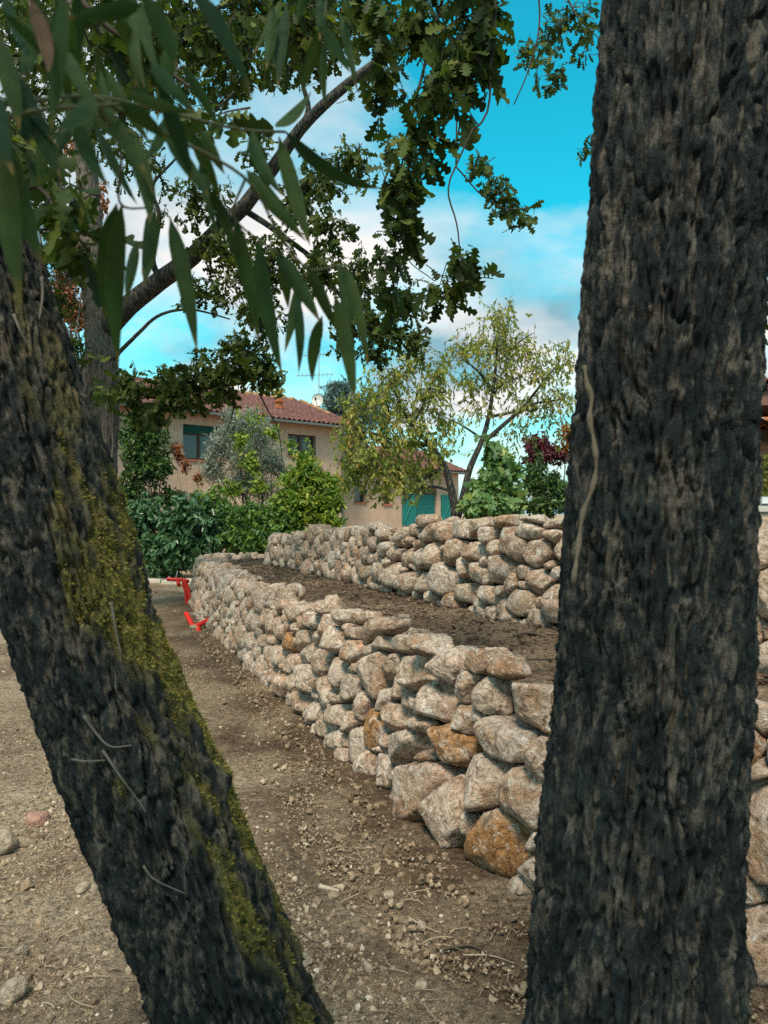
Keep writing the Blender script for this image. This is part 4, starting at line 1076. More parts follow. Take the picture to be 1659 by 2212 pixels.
# ivy stems over the stems
gi = G()
for k in range(9):
    x0 = rng.uniform(190, 240); pts = []
    for y in np.linspace(1150, 720, 9):
        x0 += rng.normal(0, 7); x0 = min(max(x0, 180), 248); pts.append(P(x0, y, DM - .33))
    gi.tube(spline(pts, 22)[0], .006, 4)
tag(gi.build('ivy_stems', M_DEADVINE, oakM, True), kind='stuff')
fo = Foliage()
for a_ in [ # dense top
  (60,60,110,90,7.0,34,7,.11), (220,40,120,80,6.5,36,7,.11), (400,60,130,90,6.5,40,7,.11), (560,50,120,80,6.3,36,7,.11), (700,60,110,90,6.0,32,7,.11), (800,40,90,70,5.5,20,7,.11),
  (150,170,130,80,8,30,7,.11), (330,170,130,80,7.5,30,7,.11), (520,170,110,60,7.5,24,7,.11), (650,130,100,60,7,22,7,.11),
  (100,120,130,100,5.2,20,7,.11), (280,110,120,90,5.0,20,7,.11), (470,120,110,80,5.0,18,7,.11), (640,70,100,70,4.8,16,7,.11), (60,330,90,90,6.5,16,7,.11), (230,260,110,80,6.5,18,7,.11), (420,270,70,60,8,10,7,.11),
  # left flank
  (60,280,90,110,10,34,7,.12), (110,430,100,90,10,32,7,.12), (170,560,70,70,10.5,20,7,.12), (90,560,60,60,11,14,7,.12), (160,760,50,50,10.8,12,7,.12), (280,330,90,70,10,20,7,.12),(130,650,40,60,11,10,7,.12),
  # round the long limb
  (420,440,80,60,10.5,26,8,.115), (480,540,90,50,10.5,30,8,.115), (540,600,80,60,10.2,28,8,.115), (440,640,90,40,10.5,22,8,.115), (560,690,70,60,10.2,22,8,.115), (520,760,60,40,10.4,16,8,.115),
  (600,560,70,70,10,22,8,.115), (640,450,70,60,10,22,8,.115), (700,400,70,60,9.5,20,8,.115), (560,330,50,60,10,12,8,.115), (720,510,60,60,9.5,18,8,.115), (760,350,50,50,9,14,8,.11),
  (690,600,70,50,9.5,20,8,.115), (770,600,60,60,9,18,8,.11), (780,690,60,50,9,18,8,.11), (840,720,60,45,9,18,8,.11), (880,660,50,45,9,12,8,.11), (900,740,40,35,9,8,8,.11), (740,740,50,40,9.2,10,8,.11), (800,770,50,30,9,8,8,.11),
  # low branch before the house
  (260,850,60,45,10.8,16,8,.14), (350,830,85,42,10.6,20,8,.14), (450,812,85,50,10.5,22,8,.14), (540,795,75,55,10.3,20,8,.14), (590,820,40,35,10.2,12,8,.12), (400,870,60,25,10.6,16,8,.12), (480,860,40,25,10.5,10,8,.12), (340,900,30,50,10.6,10,8,.12), (300,900,40,30,10.8,10,8,.12)]:
    cl(fo, *a_, .30, .35, tr=.005)
fo.build(OAKF, oakM, M_OAK, M_TWIG, 'crown', 290, M_OAK_1)

DENS = 2.3
# ---- generic round-crowned plants
def plant(name, loc, label, cat, group=None): return thing(name, loc, label, cat, group)
def stems(root, base, tips, r, mat, name='stem'):
    for t_ in tips:
        g_ = G(); mid = (np.asarray(base) * .45 + np.asarray(t_) * .55) + rng.normal(0, .05, 3) * np.linalg.norm(np.asarray(t_) - base)
        ps = spline([base, mid, t_], 12)[0]; g_.tube(ps, np.linspace(r, r * .25, 12), 6); g_.build(name, mat, root, True)

DENS = 2.5
CH_COLS = [(0.10,0.155,0.035), (0.17,0.235,0.045), (0.28,0.31,0.06), (0.40,0.37,0.085), (0.44,0.22,0.06)]
M_CHERRY = leaf_material('cherry_leaf', CH_COLS, 0.4, 0.5)
def cherry(label, base_px, d, limbs, clumps, leaf):
    b0 = P(*base_px, d); b0[2] = 1.38 if d > 6 else 0
    t_ = plant('cherry_tree', b0, label, 'tree')
    for pth, r0, r1 in limbs:
        g_ = G(); branch(g_, pth, d, d, r0, r1, 7, 20); g_.build('trunk' if r0 > .08 else 'limb', M_BARK, t_, True)
    f = Foliage()
    for c_ in clumps: cl(f, c_[0], c_[1], c_[2] * 1.12, c_[3] * 1.12, d + c_[4], c_[5], 9, leaf * .86, .42, .75, up=.2, tr=.006)
    f.build(LANCE, t_, M_CHERRY, M_BARK_GREY)
    return t_
cherry('tall airy cherry tree with yellowing leaves behind the upper wall, beside the dark trunk', (1000, 1115), 15,
  [([(985, 1125), (1000, 1080), (1015, 1020), (1045, 950), (1060, 900), (1072, 820), (1078, 740), (1080, 690)], .085, .012), ([(1050, 950), (1090, 915), (1130, 880), (1170, 830), (1210, 780)], .05, .015), ([(1070, 850), (1030, 800), (990, 770)], .04, .01), ([(1060, 900), (1110, 890), (1160, 870), (1220, 860)], .035, .01), ([(1078, 780), (1120, 740), (1150, 720)], .03, .01), ([(1045, 950), (1000, 920), (960, 900)], .03, .01)],
  [(1080,700,50,40,0,16), (1060,760,70,45,0,26), (1130,770,50,50,0,20), (1000,770,45,40,.3,14), (1080,830,80,45,0,30), (1170,820,50,50,-.3,20), (1215,790,35,50,0,13), (1020,840,60,40,.4,18), (1150,890,70,40,0,20), (1210,880,40,50,0,12), (1040,900,50,35,0,10), (1120,950,60,40,.5,9), (1200,950,40,40,.4,6), (1090,740,40,50,.3,10), (970,790,25,30,.2,5)], .105)
cherry('broad drooping cherry tree with yellow-green leaves overhanging the wing of the house', (900, 1115), 13.5,
  [([(985, 1125), (975, 1060), (960, 1010), (930, 960), (890, 920), (860, 860), (840, 810)], .085, .012), ([(930, 960), (880, 960), (820, 940), (770, 930)], .05, .012), ([(960, 1010), (900, 1040), (850, 1045), (800, 1060)], .04, .01), ([(890, 920), (920, 860), (940, 800)], .035, .01), ([(975, 1060), (930, 1050), (900, 1060), (880, 1080)], .03, .01)],
  [(850,830,60,50,0,22), (790,880,60,50,0,24), (860,900,70,50,0,28), (930,870,50,55,0,20), (760,940,45,45,0,16), (820,960,70,45,0,26), (900,960,60,50,-.2,22), (780,1000,60,45,-.3,18), (830,1050,50,25,-.3,12), (780,1020,50,40,0,18), (850,1030,60,40,0,20), (760,1060,35,25,0,8), (900,1030,50,35,0,14), (960,930,40,50,.3,12), (900,780,50,40,0,13), (880,1070,40,20,-.2,7), (950,1000,40,40,0,10), (940,820,40,40,0,10), (820,1080,30,15,0,4)], .115)

DENS = 2.6
def bush(name, label, clumps, d, leaf, T, mat, per=9, tl=.35, droop=.3, ground=0.0, stem_r=.03, up=.5, single=0, mat1=None, cat='shrub', nst=4, tr=.004):
    vx = np.mean([c[0] for c in clumps]); b0 = P(vx, 1106, d); b0[2] = ground
    t_ = plant(name, b0, label, cat); f = Foliage()
    for c_ in clumps: cl(f, c_[0], c_[1], c_[2], c_[3], d + c_[4], c_[5], per, leaf, tl, droop, up=up, tr=tr)
    tips = [P(clumps[i % len(clumps)][0], clumps[i % len(clumps)][1], d + clumps[i % len(clumps)][4]) for i in range(max(nst, min(len(clumps), 7)))]
    stems(t_, b0, tips, stem_r, M_BARK_GREY)
    f.build(T, t_, mat, M_TWIG, 'foliage', single, mat1)
    return t_
LA = [(0.026,0.06,0.028), (0.05,0.112,0.045), (0.08,0.16,0.068), (0.115,0.21,0.095)]
M_LAUREL = leaf_material('laurel_leaf', LA, 0.15, 0.28, False, 0.5); M_LAUREL_1 = leaf_material('laurel_leaf_single', LA, 0.15, 0.28, True, 0.5)
bush('laurel_shrub', 'dark glossy big-leaved cherry laurel shrub at the far end of the path', [(330,1130,60,60,0,40), (400,1120,60,60,-.2,44), (380,1190,70,50,-.4,46), (310,1200,45,45,0,26), (450,1150,45,50,0,30), (430,1200,40,30,-.3,18), (350,1225,60,20,-.3,18), (290,1150,35,60,.3,22)], 17.5, .17, OVAL, M_LAUREL, 10, .4, .5, 0, .03, .6, 280, M_LAUREL_1)
DK = [(0.02,0.042,0.016), (0.042,0.082,0.024), (0.075,0.135,0.034), (0.14,0.21,0.042)]
M_DARKBUSH = leaf_material('dark_bush_leaf', DK, 0.25, 0.4)
bush('evergreen_shrub', 'tall dark evergreen shrub against the house beside the oak stems', [(310,910,45,35,0,40), (330,960,45,40,0,44), (295,980,35,50,0,36), (320,1020,50,40,0,44), (280,1060,30,50,0,26), (350,1010,25,30,0,16), (300,1090,50,40,.2,30), (370,1080,40,30,.3,22), (275,940,20,40,.2,14)], 19.0, .125, LANCE, M_DARKBUSH, 11, .32, .2)
OL = [(0.13,0.16,0.125), (0.21,0.245,0.20), (0.31,0.345,0.285), (0.42,0.45,0.39)]
M_OLIVE = leaf_material('olive_leaf', OL, 0.2, 0.5)
bush('olive_tree', 'silvery grey-green olive tree standing before the house windows', [(510,920,45,35,0,58), (560,930,40,40,0,50), (480,960,45,40,0,60), (540,985,60,45,-.2,86), (585,990,35,40,0,40), (460,1010,35,35,0,38), (520,1040,60,40,0,64), (570,1050,40,35,0,34), (605,1010,18,30,.2,14), (500,890,20,20,0,12), (545,895,20,20,0,14)], 20.5, .105, SLIVER, M_OLIVE, 16, .45, -.5, 0, .05, .3, cat='tree', nst=5)
WI = [(0.05,0.10,0.02), (0.10,0.18,0.03), (0.18,0.27,0.04), (0.32,0.36,0.055), (0.46,0.44,0.07)]
M_WIST = leaf_material('wisteria_leaf', WI, 0.4, 0.5)
bush('wisteria_shrub', 'bright yellow-green wisteria shrub growing up against the corner of the house', [(650,1040,45,35,0,40), (690,1050,40,35,0,36), (640,1085,60,30,-.2,44), (710,1090,35,35,-.2,30), (660,1000,20,25,0,12), (720,1060,25,30,0,16), (655,1120,60,25,-.3,30), (715,1130,30,20,-.3,14)], 18.5, .15, LANCE, M_WIST, 12, .45, .25)
M_HEDGE = leaf_material('hedge_leaf', [(0.033,0.07,0.026), (0.066,0.135,0.034), (0.125,0.225,0.044), (0.25,0.33,0.055)], 0.35, 0.45)
bush('mixed_hedge', 'dense mid-green hedge between the laurel and the upper wall end', [(480,1120,60,40,0,54), (550,1120,60,40,0,54), (610,1120,50,40,.2,40), (500,1170,60,35,-.3,50), (570,1165,60,35,-.3,50), (630,1160,40,30,0,26), (460,1090,40,30,.2,22), (550,1190,50,15,-.3,20), (450,1140,30,40,-.2,20), (600,1190,30,15,-.2,10)], 18.0, .13, LANCE, M_HEDGE, 11, .36, .3, cat='hedge')
bush('wisteria_vine', 'thin yellow-green wisteria vine climbing over the olive tree', [(520,950,8,30,-.3,10), (545,1000,14,30,-.3,12), (500,1060,26,20,-.5,14), (560,1050,20,26,-.4,12), (545,905,30,8,-.4,4), (590,935,24,6,-.3,6), (430,1080,24,20,0,9), (625,960,20,6,.2,4)], 19.9, .13, LANCE, M_WIST, 9, .34, .2, stem_r=.012, cat='vine')
M_DEADLEAF = leaf_material('rust_leaf', [(0.16,0.05,0.025), (0.28,0.10,0.05), (0.36,0.17,0.09)], 0.3, 0.6)
bush('dead_vine', 'rust-brown withered vine trailing beside the green shuttered window', [(385,985,10,14,0,6), (400,1010,8,16,0,5), (425,1035,6,20,-.2,4), (470,1090,20,8,-.4,5), (380,970,14,8,0,4)], 19.3, .11, LANCE, M_DEADLEAF, 9, .25, .5, stem_r=.008, cat='vine', nst=3)
bush('copper_tree', 'tree with withered rust-red leaves far behind the twin-stemmed oak', [(150,560,30,60,0,30), (140,640,28,60,0,30), (165,690,22,40,0,18), (120,470,30,50,0,18), (60,330,20,40,0,8), (210,430,20,50,0,12), (150,330,20,40,0,8)], 19, .15, LANCE, M_DEADLEAF, 10, .5, .4, stem_r=.06, cat='tree')
M_FIG = leaf_material('broad_leaf', [(0.05,0.10,0.04), (0.09,0.17,0.055), (0.16,0.25,0.08), (0.34,0.34,0.07)], 0.3, 0.45)
bush('hydrangea_shrub', 'broad-leaved green shrub with yellowing tips above the upper wall', [(1060,1060,50,40,0,34), (1050,1095,60,22,-.2,28), (1085,1020,35,30,0,20), (1100,1080,30,30,0,16), (1070,985,25,20,0,8), (1030,1100,30,15,-.2,8)], 12.0, .17, PALM, M_FIG, 8, .3, .4, 1.38, .02)
bush('privet_shrub', 'fine-leaved dark green shrub between the broad-leaved shrub and the dark trunk', [(1150,1050,40,40,0,34), (1195,1060,35,45,0,32), (1170,1095,60,20,-.2,30), (1220,1080,20,30,0,12), (1160,1010,30,14,0,8)], 12.5, .085, LANCE, M_DARKBUSH, 12, .28, .2, 1.38, .02)
M_PURPLE = leaf_material('smoke_leaf', [(0.05,0.012,0.02), (0.12,0.025,0.045), (0.20,0.05,0.075)], 0.3, 0.5)
bush('purple_plum', 'purple-leaved plum tree behind the cherry and the privet', [(1160,965,35,25,0,34), (1185,985,30,25,0,22), (1150,1000,20,20,0,10), (1215,985,16,25,0,8)], 17.0, .11, LANCE, M_PURPLE, 12, .35, .2, 1.35, .03, cat='tree')
bush('golden_shrub', 'small shrub with orange tinged leaves at the edge of the dark trunk above the wall', [(1232,960,10,30,0,10), (1225,930,10,15,0,4)], 14.5, .11, LANCE, leaf_material('golden_leaf', [(0.2,0.18,0.03), (0.34,0.16,0.04), (0.42,0.12,0.05)], .3, .5), 9, .25, .2, 1.38, .015)
M_CEDAR = leaf_material('cedar_needle', [(0.07,0.12,0.125), (0.11,0.17,0.175), (0.17,0.23,0.23)], 0.15, 0.5)
bush('blue_cedar', 'pale blue-green cedar rising behind the roof beside the satellite dish', [(735,840,30,16,0,26), (720,870,34,16,0,30), (750,880,40,20,0,30), (725,905,30,16,0,26), (745,935,36,24,0,30), (745,970,36,24,0,24), (790,900,40,40,1,30)], 42, .36, SLIVER, M_CEDAR, 14, 1.0, -.1, 0, .2, .3, cat='tree', nst=5, tr=.015)
M_GOLD = leaf_material('poplar_leaf', [(0.16,0.15,0.03), (0.28,0.24,0.05), (0.38,0.30,0.06)], 0.35, 0.5)
bush('golden_poplar', 'golden-leaved treetop showing just over the house roof', [(470,830,12,26,0,16), (480,860,14,20,0,14), (600,858,14,8,0,8), (545,865,30,10,0,10)], 46, .30, OVAL, M_GOLD, 10, .8, 0, 0, .2, .3, cat='tree', nst=4, tr=.015)
bush('conifer_shrub', 'yellow-green clipped shrub in front of the orange-roofed house at the right edge', [(1652,1040,14,40,0,34), (1640,1075,14,14,-.1,14), (1660,1000,10,20,0,12)], 9.0, .045, SLIVER, leaf_material('euonymus_leaf', [(0.09,0.11,0.02), (0.2,0.2,0.03), (0.34,0.3,0.06)], .3, .4), 12, .12, .0, 1.4, .012)
bush('background_hedge', 'hedge foliage beyond the leaning trunk at the left picture edge', [(-40,1200,60,60,0,40), (-120,1150,80,90,0,50), (0,1270,22,24,-1,14), (60,1180,60,60,1,30), (150,1130,60,60,1,30)], 15, .13, LANCE, M_HEDGE, 10, .35, .3, cat='hedge')
bush('boundary_hedge', 'green boundary hedge glimpsed behind the privet beside the dark trunk', [(1226,1075,40,40,0,12), (1300,1070,60,45,0,16), (1390,1065,60,50,0,16), (1480,1070,60,45,0,16), (1570,1065,60,45,0,14)], 19, .13, LANCE, M_HEDGE, 10, .35, .3, 1.3, .03, cat='hedge')
bush('hazel_tree', 'green tree far behind the twin-stemmed oak at the left', [(60,800,90,90,0,50), (-60,700,120,120,0,60), (90,950,80,80,0,40), (-80,950,120,120,0,50)], 24, .17, OVAL, M_HEDGE, 10, .6, .3, 0, .1, cat='tree', nst=5, tr=.01)

# ------------------------------------------------------------------ bamboo in front of the lens
bam = thing('bamboo_plant', (-0.75, 0.62, 0), 'long narrow bamboo leaves hanging out of focus in the top left, close to the lens', 'bamboo')
BA = [(0.020,0.042,0.015), (0.034,0.062,0.018), (0.050,0.078,0.022), (0.066,0.088,0.026)]
def bamboo_mat(name, cols, tipc=(0.26, 0.15, 0.04)):
    m = leaf_material(name, cols, 0.25, 0.6, True, 0.12); nt = m.node_tree; bs = nt.nodes['Principled BSDF']
    a = nd(nt, 'ShaderNodeAttribute', attribute_name='along'); src = bs.inputs['Base Color'].links[0].from_socket
    nz_ = noise(nt, objvec(nt), 60, 3)
    f = ramp(nt, mathn(nt, 'ADD', a.outputs['Fac'], mathn(nt, 'MULTIPLY', mathn(nt, 'SUBTRACT', nz_, .5), .25)), [(0.86, (0,0,0)), (0.98, (1,1,1))])
    nt.links.new(mixc(nt, f, src, tipc), bs.inputs['Base Color']); return m
M_BAM = bamboo_mat('bamboo_leaf', BA)
M_BAMDRY = bamboo_mat('bamboo_leaf_dry', [(0.14,0.06,0.03), (0.18,0.085,0.045)])
def bamboo_leaf(b_, t_, w, d, mat, k):
    b_ = np.array(b_, float) / 2; t_ = np.array(t_, float) / 2; w = w * .82 / 2 * d / FPX
    p0 = P(*b_, d + rng.uniform(-.03, .03)); p1 = P(*t_, d + rng.uniform(-.05, .05))
    L = np.linalg.norm(p1 - p0); x = (p1 - p0) / L
    view = unit((p0 + p1) / 2 - np.array([0, 0, CAM_Z])); y = unit(np.cross(view, x)); ang = rng.normal(0, .5)
    nrm = np.cross(x, y); y = y * math.cos(ang) + nrm * math.sin(ang); nrm = np.cross(x, y)
    V = []; F = []; al = []; bend = rng.normal(0, .05) * L; side = rng.normal(0, .025) * L
    prof = [(0, .06), (.05, .25), (.12, .62), (.22, .9), (.36, 1.0), (.52, .95), (.66, .78), (.78, .55), (.87, .34), (.94, .16), (1.0, .01)]
    for u, ww in prof:
        c = p0 + x * L * u + nrm * bend * 4 * u * (1 - u) + y * side * 4 * u * (1 - u)
        for sgn in (-1, -.5, 0, .5, 1):
            V.append(c + y * sgn * w / 2 * ww / max(math.cos(ang), .55) + nrm * (abs(sgn) * w * .14 * ww)); al.append(u)
    for i in range(len(prof) - 1):
        for j in range(4): F.append((i*5+j, i*5+j+1, (i+1)*5+j+1, (i+1)*5+j))
    V = np.array(V); c0 = V.mean(0)
    me = mesh_tris('leaf', V - c0, np.array(F), True, {'along': al})
    o = link('leaf', me, bam, mat); o.location = Vector(c0) - root_loc(bam)
BL = [((505,880),(452,1388),105,.66),((528,880),(514,1582),108,.64),((590,1040),(545,1310),60,.68),((655,900),(612,1190),70,.66),((672,905),(622,1235),80,.7),((735,940),(852,1525),92,.68),
 ((650,270),(860,510),75,.55),((690,370),(832,780),85,.56),((530,540),(645,965),95,.6),((585,590),(662,840),55,.64),((1230,565),(1655,815),75,.7),((1205,590),(1340,1065),85,.72),((1085,555),(1232,855),72,.68),
 ((1010,930),(1120,1485),75,.7),((1120,1040),(1220,1625),88,.7),((1185,1085),(1385,1395),84,.72),((1285,1265),(1290,1612),55,.76),((1392,1365),(1350,1652),66,.76),((1445,1270),(1532,1745),78,.72),((1485,1140),(1592,1590),66,.75),
 ((1465,1140),(1500,1500),70,.76),((1330,1155),(1455,1430),64,.74),((1065,735),(1325,1045),88,.66),((870,560),(972,755),62,.6),((865,690),(942,1045),52,.62),((900,820),(1012,1010),60,.62),((1180,20),(1150,302),62,.8),((1240,20),(1200,392),66,.8),
 ((1385,115),(1300,402),62,.8),((1400,115),(1512,315),56,.8),((1405,170),(1410,472),42,.82),((1490,0),(1547,118),40,.82),((1465,50),(1542,398),46,.82),((1190,550),(1345,395),62,.7),((1215,0),(1090,242),42,.82),((1390,0),(1380,180),60,.82),((1320,-60),(1280,90),50,.82),
 ((10,540),(95,1335),130,.5),((30,590),(192,1150),120,.52),((-20,120),(85,570),110,.48),((120,-20),(208,315),80,.46),((275,-40),(222,570),82,.48),((610,20),(285,80),90,.5),((615,-20),(768,300),95,.5),((830,-20),(1092,430),82,.52),
 ((400,400),(262,570),90,.5),((540,400),(842,492),62,.52),((435,440),(625,745),84,.52),((515,440),(725,605),82,.52),((115,490),(262,770),92,.5),((1300,1190),(1230,1525),60,.76),((1215,1090),(1245,1335),66,.74),((820,555),(955,860),70,.6),((-30,380),(60,760),120,.47),((700,560),(905,850),75,.58),((930,900),(1030,1160),66,.66),((60,300),(130,640),90,.5),((350,520),(480,820),80,.5)]
for _ in range(30):
    x_, y_ = rng.uniform(-40, 820), rng.uniform(-80, 560); L_ = rng.uniform(240, 430); an_ = rng.normal(.25, .35)
    BL.append(((x_, y_), (x_ + L_ * math.sin(an_), y_ + L_ * math.cos(an_)), rng.uniform(50, 88), .46 + x_ / 3600 + rng.uniform(0, .1)))
for k, (a_, b_, w, d) in enumerate(BL): bamboo_leaf(a_, b_, w, d, M_BAMDRY if k in (40,) else M_BAM, k)
M_CULM = plain('bamboo_stem', (0.10, 0.09, 0.035), 0.5, 0.3, 20)
for pth, d0, d1, r in (([(-150,480),(0,450),(200,430),(400,415),(700,480),(1040,560),(1230,570)], .46, .72, .0022), ([(400,415),(700,570),(1060,770),(1200,1000),(1330,1160),(1470,1145)], .52, .75, .0016), ([(-100,560),(150,480),(520,450)], .47, .52, .002), ([(400,415),(520,640),(520,880),(665,900),(735,940)], .52, .67, .0014), ([(900,-120),(1180,-20),(1390,-30),(1400,120)], .78, .8, .0018), ([(-120,-60),(300,-60),(620,-20),(850,-30)], .45, .52, .002), ([(1060,770),(1010,930),(1120,1040),(1200,1090)], .65, .7, .0013)):
    g_ = G(); k = len(pth); pts = [P(x / 2, y / 2, d0 + (d1 - d0) * i / (k - 1)) for i, (x, y) in enumerate(pth)]
    g_.tube(spline(pts, 24)[0], np.linspace(r, r * .6, 24), 6); g_.build('twig', M_CULM, bam, True)
culm = G(); cp = spline([(-0.75, .62, 0), (-.72, .6, 1.2), (-.62, .5, 2.2), (-.42, .47, 2.5), (-.2, .5, 2.42), (.1, .6, 2.3), (.35, .75, 2.25)], 40)[0]; culm.tube(cp, [.011 * (1 - .6 * i / 39) * (1.12 if i % 5 == 0 else 1) for i in range(40)], 10); culm.build('culm', M_CULM, bam, True)

# ------------------------------------------------------------------ houses
def stucco(name, col):
    m, nt, bs = new_mat(name); v = objvec(nt, False)
    n1 = noise(nt, v, 1.3, 5, 0.6); n2_ = noise(nt, v, 26, 4, 0.6, 1.5)
    c = ramp(nt, n1, [(0.3, tuple(a * .86 for a in col)), (0.7, tuple(a * 1.1 for a in col))])
    c = mixc(nt, 1.0, c, ramp(nt, n2_, [(0.35, (0.82,0.82,0.82)), (0.6, (1.08,1.08,1.08))]), 'MULTIPLY')
    nt.links.new(c, bs.inputs['Base Color']); bs.inputs['Roughness'].default_value = 0.95
    bump(nt, bs, n2_, 1.0, 0.018); return m
M_STUCCO = stucco('stucco', (0.58, 0.385, 0.275))
M_STUCCO2 = stucco('stucco_light', (0.50, 0.33, 0.21))
M_TILE = plain('roof_tile', (0.145, 0.066, 0.056), 0.85, 0.35, 5, 0.01, 40)
M_TILE2 = plain('orange_tile', (0.42, 0.13, 0.05), 0.85, 0.25, 6, 0.01, 40)
M_ZINC = plain('zinc', (0.24, 0.27, 0.27), 0.5, 0.15, 6, spec=.5)
M_GREEN = plain('green_paint', (0.012, 0.10, 0.075), 0.5, 0.2, 8)
M_TEAL = plain('teal_paint', (0.016, 0.17, 0.15), 0.55, 0.25, 8)
M_BROWNF = plain('brown_frame', (0.075, 0.048, 0.032), 0.5, 0.2)
M_BRICK = plain('brick_sill', (0.38, 0.13, 0.07), 0.85, 0.2, 10)
m_, nt, bs = new_mat('window_glass'); bs.inputs['Base Color'].default_value = (0.02, 0.035, 0.035, 1); bs.inputs['Roughness'].default_value = 0.06; bs.inputs['Specular IOR Level'].default_value = 0.8; M_GLASS = m_
M_IRON = plain('iron', (0.03, 0.03, 0.03), 0.5)
M_CURTAIN = plain('net_curtain', (0.30, 0.34, 0.33), 0.9, 0.3, 20)
E = np.array([0.722, 0.692, 0.0]); NB = np.array([-0.692, 0.722, 0.0]); UZ = np.array([0, 0, 1.0]); O0 = np.array([-6.54, 24.0, 0.0])
class Facade:
    def __init__(s, off=0.0): s.o = O0 + NB * off
    def p(s, k, z, back=0.0): return s.o + E * k + UZ * z + NB * back
    def box(s, g_, k0, k1, z0, z1, b0, b1):
        return g_.box(s.p((k0 + k1) / 2, (z0 + z1) / 2, (b0 + b1) / 2), E * (k1 - k0), NB * (b1 - b0), UZ * (z1 - z0))
    def wall(s, g_, k0, k1, z0, z1, openings, th=0.3):
        ks = sorted({k0, k1, *[a for o in openings for a in o[:2]]}); zs = sorted({z0, z1, *[a for o in openings for a in o[2:]]})
        for a, b in zip(ks[:-1], ks[1:]):
            for c, d in zip(zs[:-1], zs[1:]):
                if any(o[0] <= a and b <= o[1] and o[2] <= c and d <= o[3] for o in openings): continue
                s.box(g_, a, b, c, d, 0, th)
def tile_mesh(mat, w=0.225, l=0.44):
    """one barrel tile, seen as a cover running down the slope with its channel"""
    V = []; F = []; n = 8
    for y_, dz, sc in ((0, 0.030, 1.0), (l, 0.0, .9)):
        for k in range(n + 1):
            u = k / n; a = u * 2 * math.pi
            V.append(((u - .5) * w * 1.02 * sc, y_, dz + 0.042 * math.cos(a - math.pi)))
    for k in range(n): F.append((k, k + 1, n + 1 + k + 1, n + 1 + k))
    b = len(V)
    for k in range(n + 1): v = V[k]; V.append((v[0], v[1], v[2] - .022))
    for k in range(n): F.append((k, b + k, b + k + 1, k + 1))
    me = mesh_py('tile', V, F, True); me.materials.append(mat); return me
from mathutils import Matrix
def roof_slope(parent_roof, fac, k0, k1, eave_z, over, back, ridge_z, tile, single_from, limit):
    run = back + over; rise = ridge_z - eave_z; L = math.hypot(run, rise); sl = unit(NB * run + UZ * rise); nm = unit(np.cross(E, sl))
    if nm[2] < 0: nm = -nm
    cols = int((k1 - k0) / .225); rows = int(L / .34) + 1; rl = root_loc(parent_roof)
    V0 = np.array([v.co[:] for v in tile.vertices]); F0 = [tuple(p.vertices) for p in tile.polygons]
    bulk = G(); cnt = 0
    for i in range(cols - 1, -1, -1):
        for j in range(rows):
            kk = k0 + (i + .5) * .225
            p = fac.p(kk, eave_z, -over) + sl * (j * .34) + nm * (.045 + rng.normal(0, .004)) + E * rng.normal(0, .006)
            if kk > single_from and cnt < limit:
                o = bpy.data.objects.new('tile', tile); COL.objects.link(o); o.parent = parent_roof; cnt += 1
                q = Vector(p) - rl
                o.matrix_local = Matrix(((E[0], sl[0], nm[0], q[0]), (E[1], sl[1], nm[1], q[1]), (E[2], sl[2], nm[2], q[2]), (0,0,0,1)))
            else:
                bulk.add([p + v[0] * E + v[1] * sl + v[2] * nm for v in V0], F0)
    if bulk.V: tag(bulk.build('tile_rows', tile.materials[0], parent_roof, True), kind='stuff')
def window(fac, parent, k0, k1, z0, z1, two=True, sill=True, bars=False, depth=.16):
    g_ = G(); f = .055
    fac.box(g_, k0, k0 + f, z0, z1, depth, depth + .06); fac.box(g_, k1 - f, k1, z0, z1, depth, depth + .06)
    fac.box(g_, k0 + f, k1 - f, z0, z0 + f, depth, depth + .06); fac.box(g_, k0 + f, k1 - f, z1 - f, z1, depth, depth + .06)
    if two: fac.box(g_, (k0 + k1) / 2 - .05, (k0 + k1) / 2 + .05, z0 + f, z1 - f, depth - .01, depth + .05)
    w = g_.build('window', M_BROWNF, parent)
    halves = [(k0 + f, (k0 + k1) / 2 - .05), ((k0 + k1) / 2 + .05, k1 - f)] if two else [(k0 + f, k1 - f)]
    for a, b in halves:
        q = G(); fac.box(q, a, b, z0 + f, z1 - f, depth + .025, depth + .035); q.build('pane', M_GLASS, w)
    if sill:
        n = max(3, int((k1 - k0) / .22)); st_ = (k1 - k0 + .1) / n
        for i in range(n):
            q = G(); fac.box(q, k0 - .05 + i * st_ + .005, k0 - .05 + (i + 1) * st_ - .005, z0 - .075, z0 - .003, -.05, .14); q.build('sill_brick', M_BRICK, w)
    if bars:
        q = G()
        for i in range(5): 
            kk = k0 + (k1 - k0) * (i + .5) / 5
            q.tube([fac.p(kk + .012 * math.sin(u * 9), z0 + (z1 - z0) * u, .05) for u in np.linspace(0, 1, 9)], .008, 4)
        for zz_ in (z0 + .12, z1 - .12): q.tube([fac.p(k0, zz_, .05), fac.p(k1, zz_, .05)], .009, 4)
        q.build('grille', M_IRON, w)
    return w
house = thing('house', O0 + E * 2, 'two-storey pinkish stucco house with dark red barrel tile roof behind the olive tree', 'house')
fac = Facade(0)
K1 = 6.75; EZ = 4.86
wn1 = (0.02, 1.35, 3.33, 4.47); wn2 = (4.22, 5.52, 3.68, 4.46)
g_ = G(); fac.wall(g_, -5.5, K1, -0.1, EZ + .02, [wn1, wn2]); 
g_.box(fac.p(K1 - .15, EZ / 2 - .05, 3.15), E * .3, NB * 5.7, UZ * (EZ + .1)); g_.box(fac.p(-5.35, EZ / 2 - .05, 3.15), E * .3, NB * 5.7, UZ * (EZ + .1)); g_.box(fac.p(.6, EZ / 2 - .05, 6.15), E * 12.2, NB * .3, UZ * (EZ + .1))
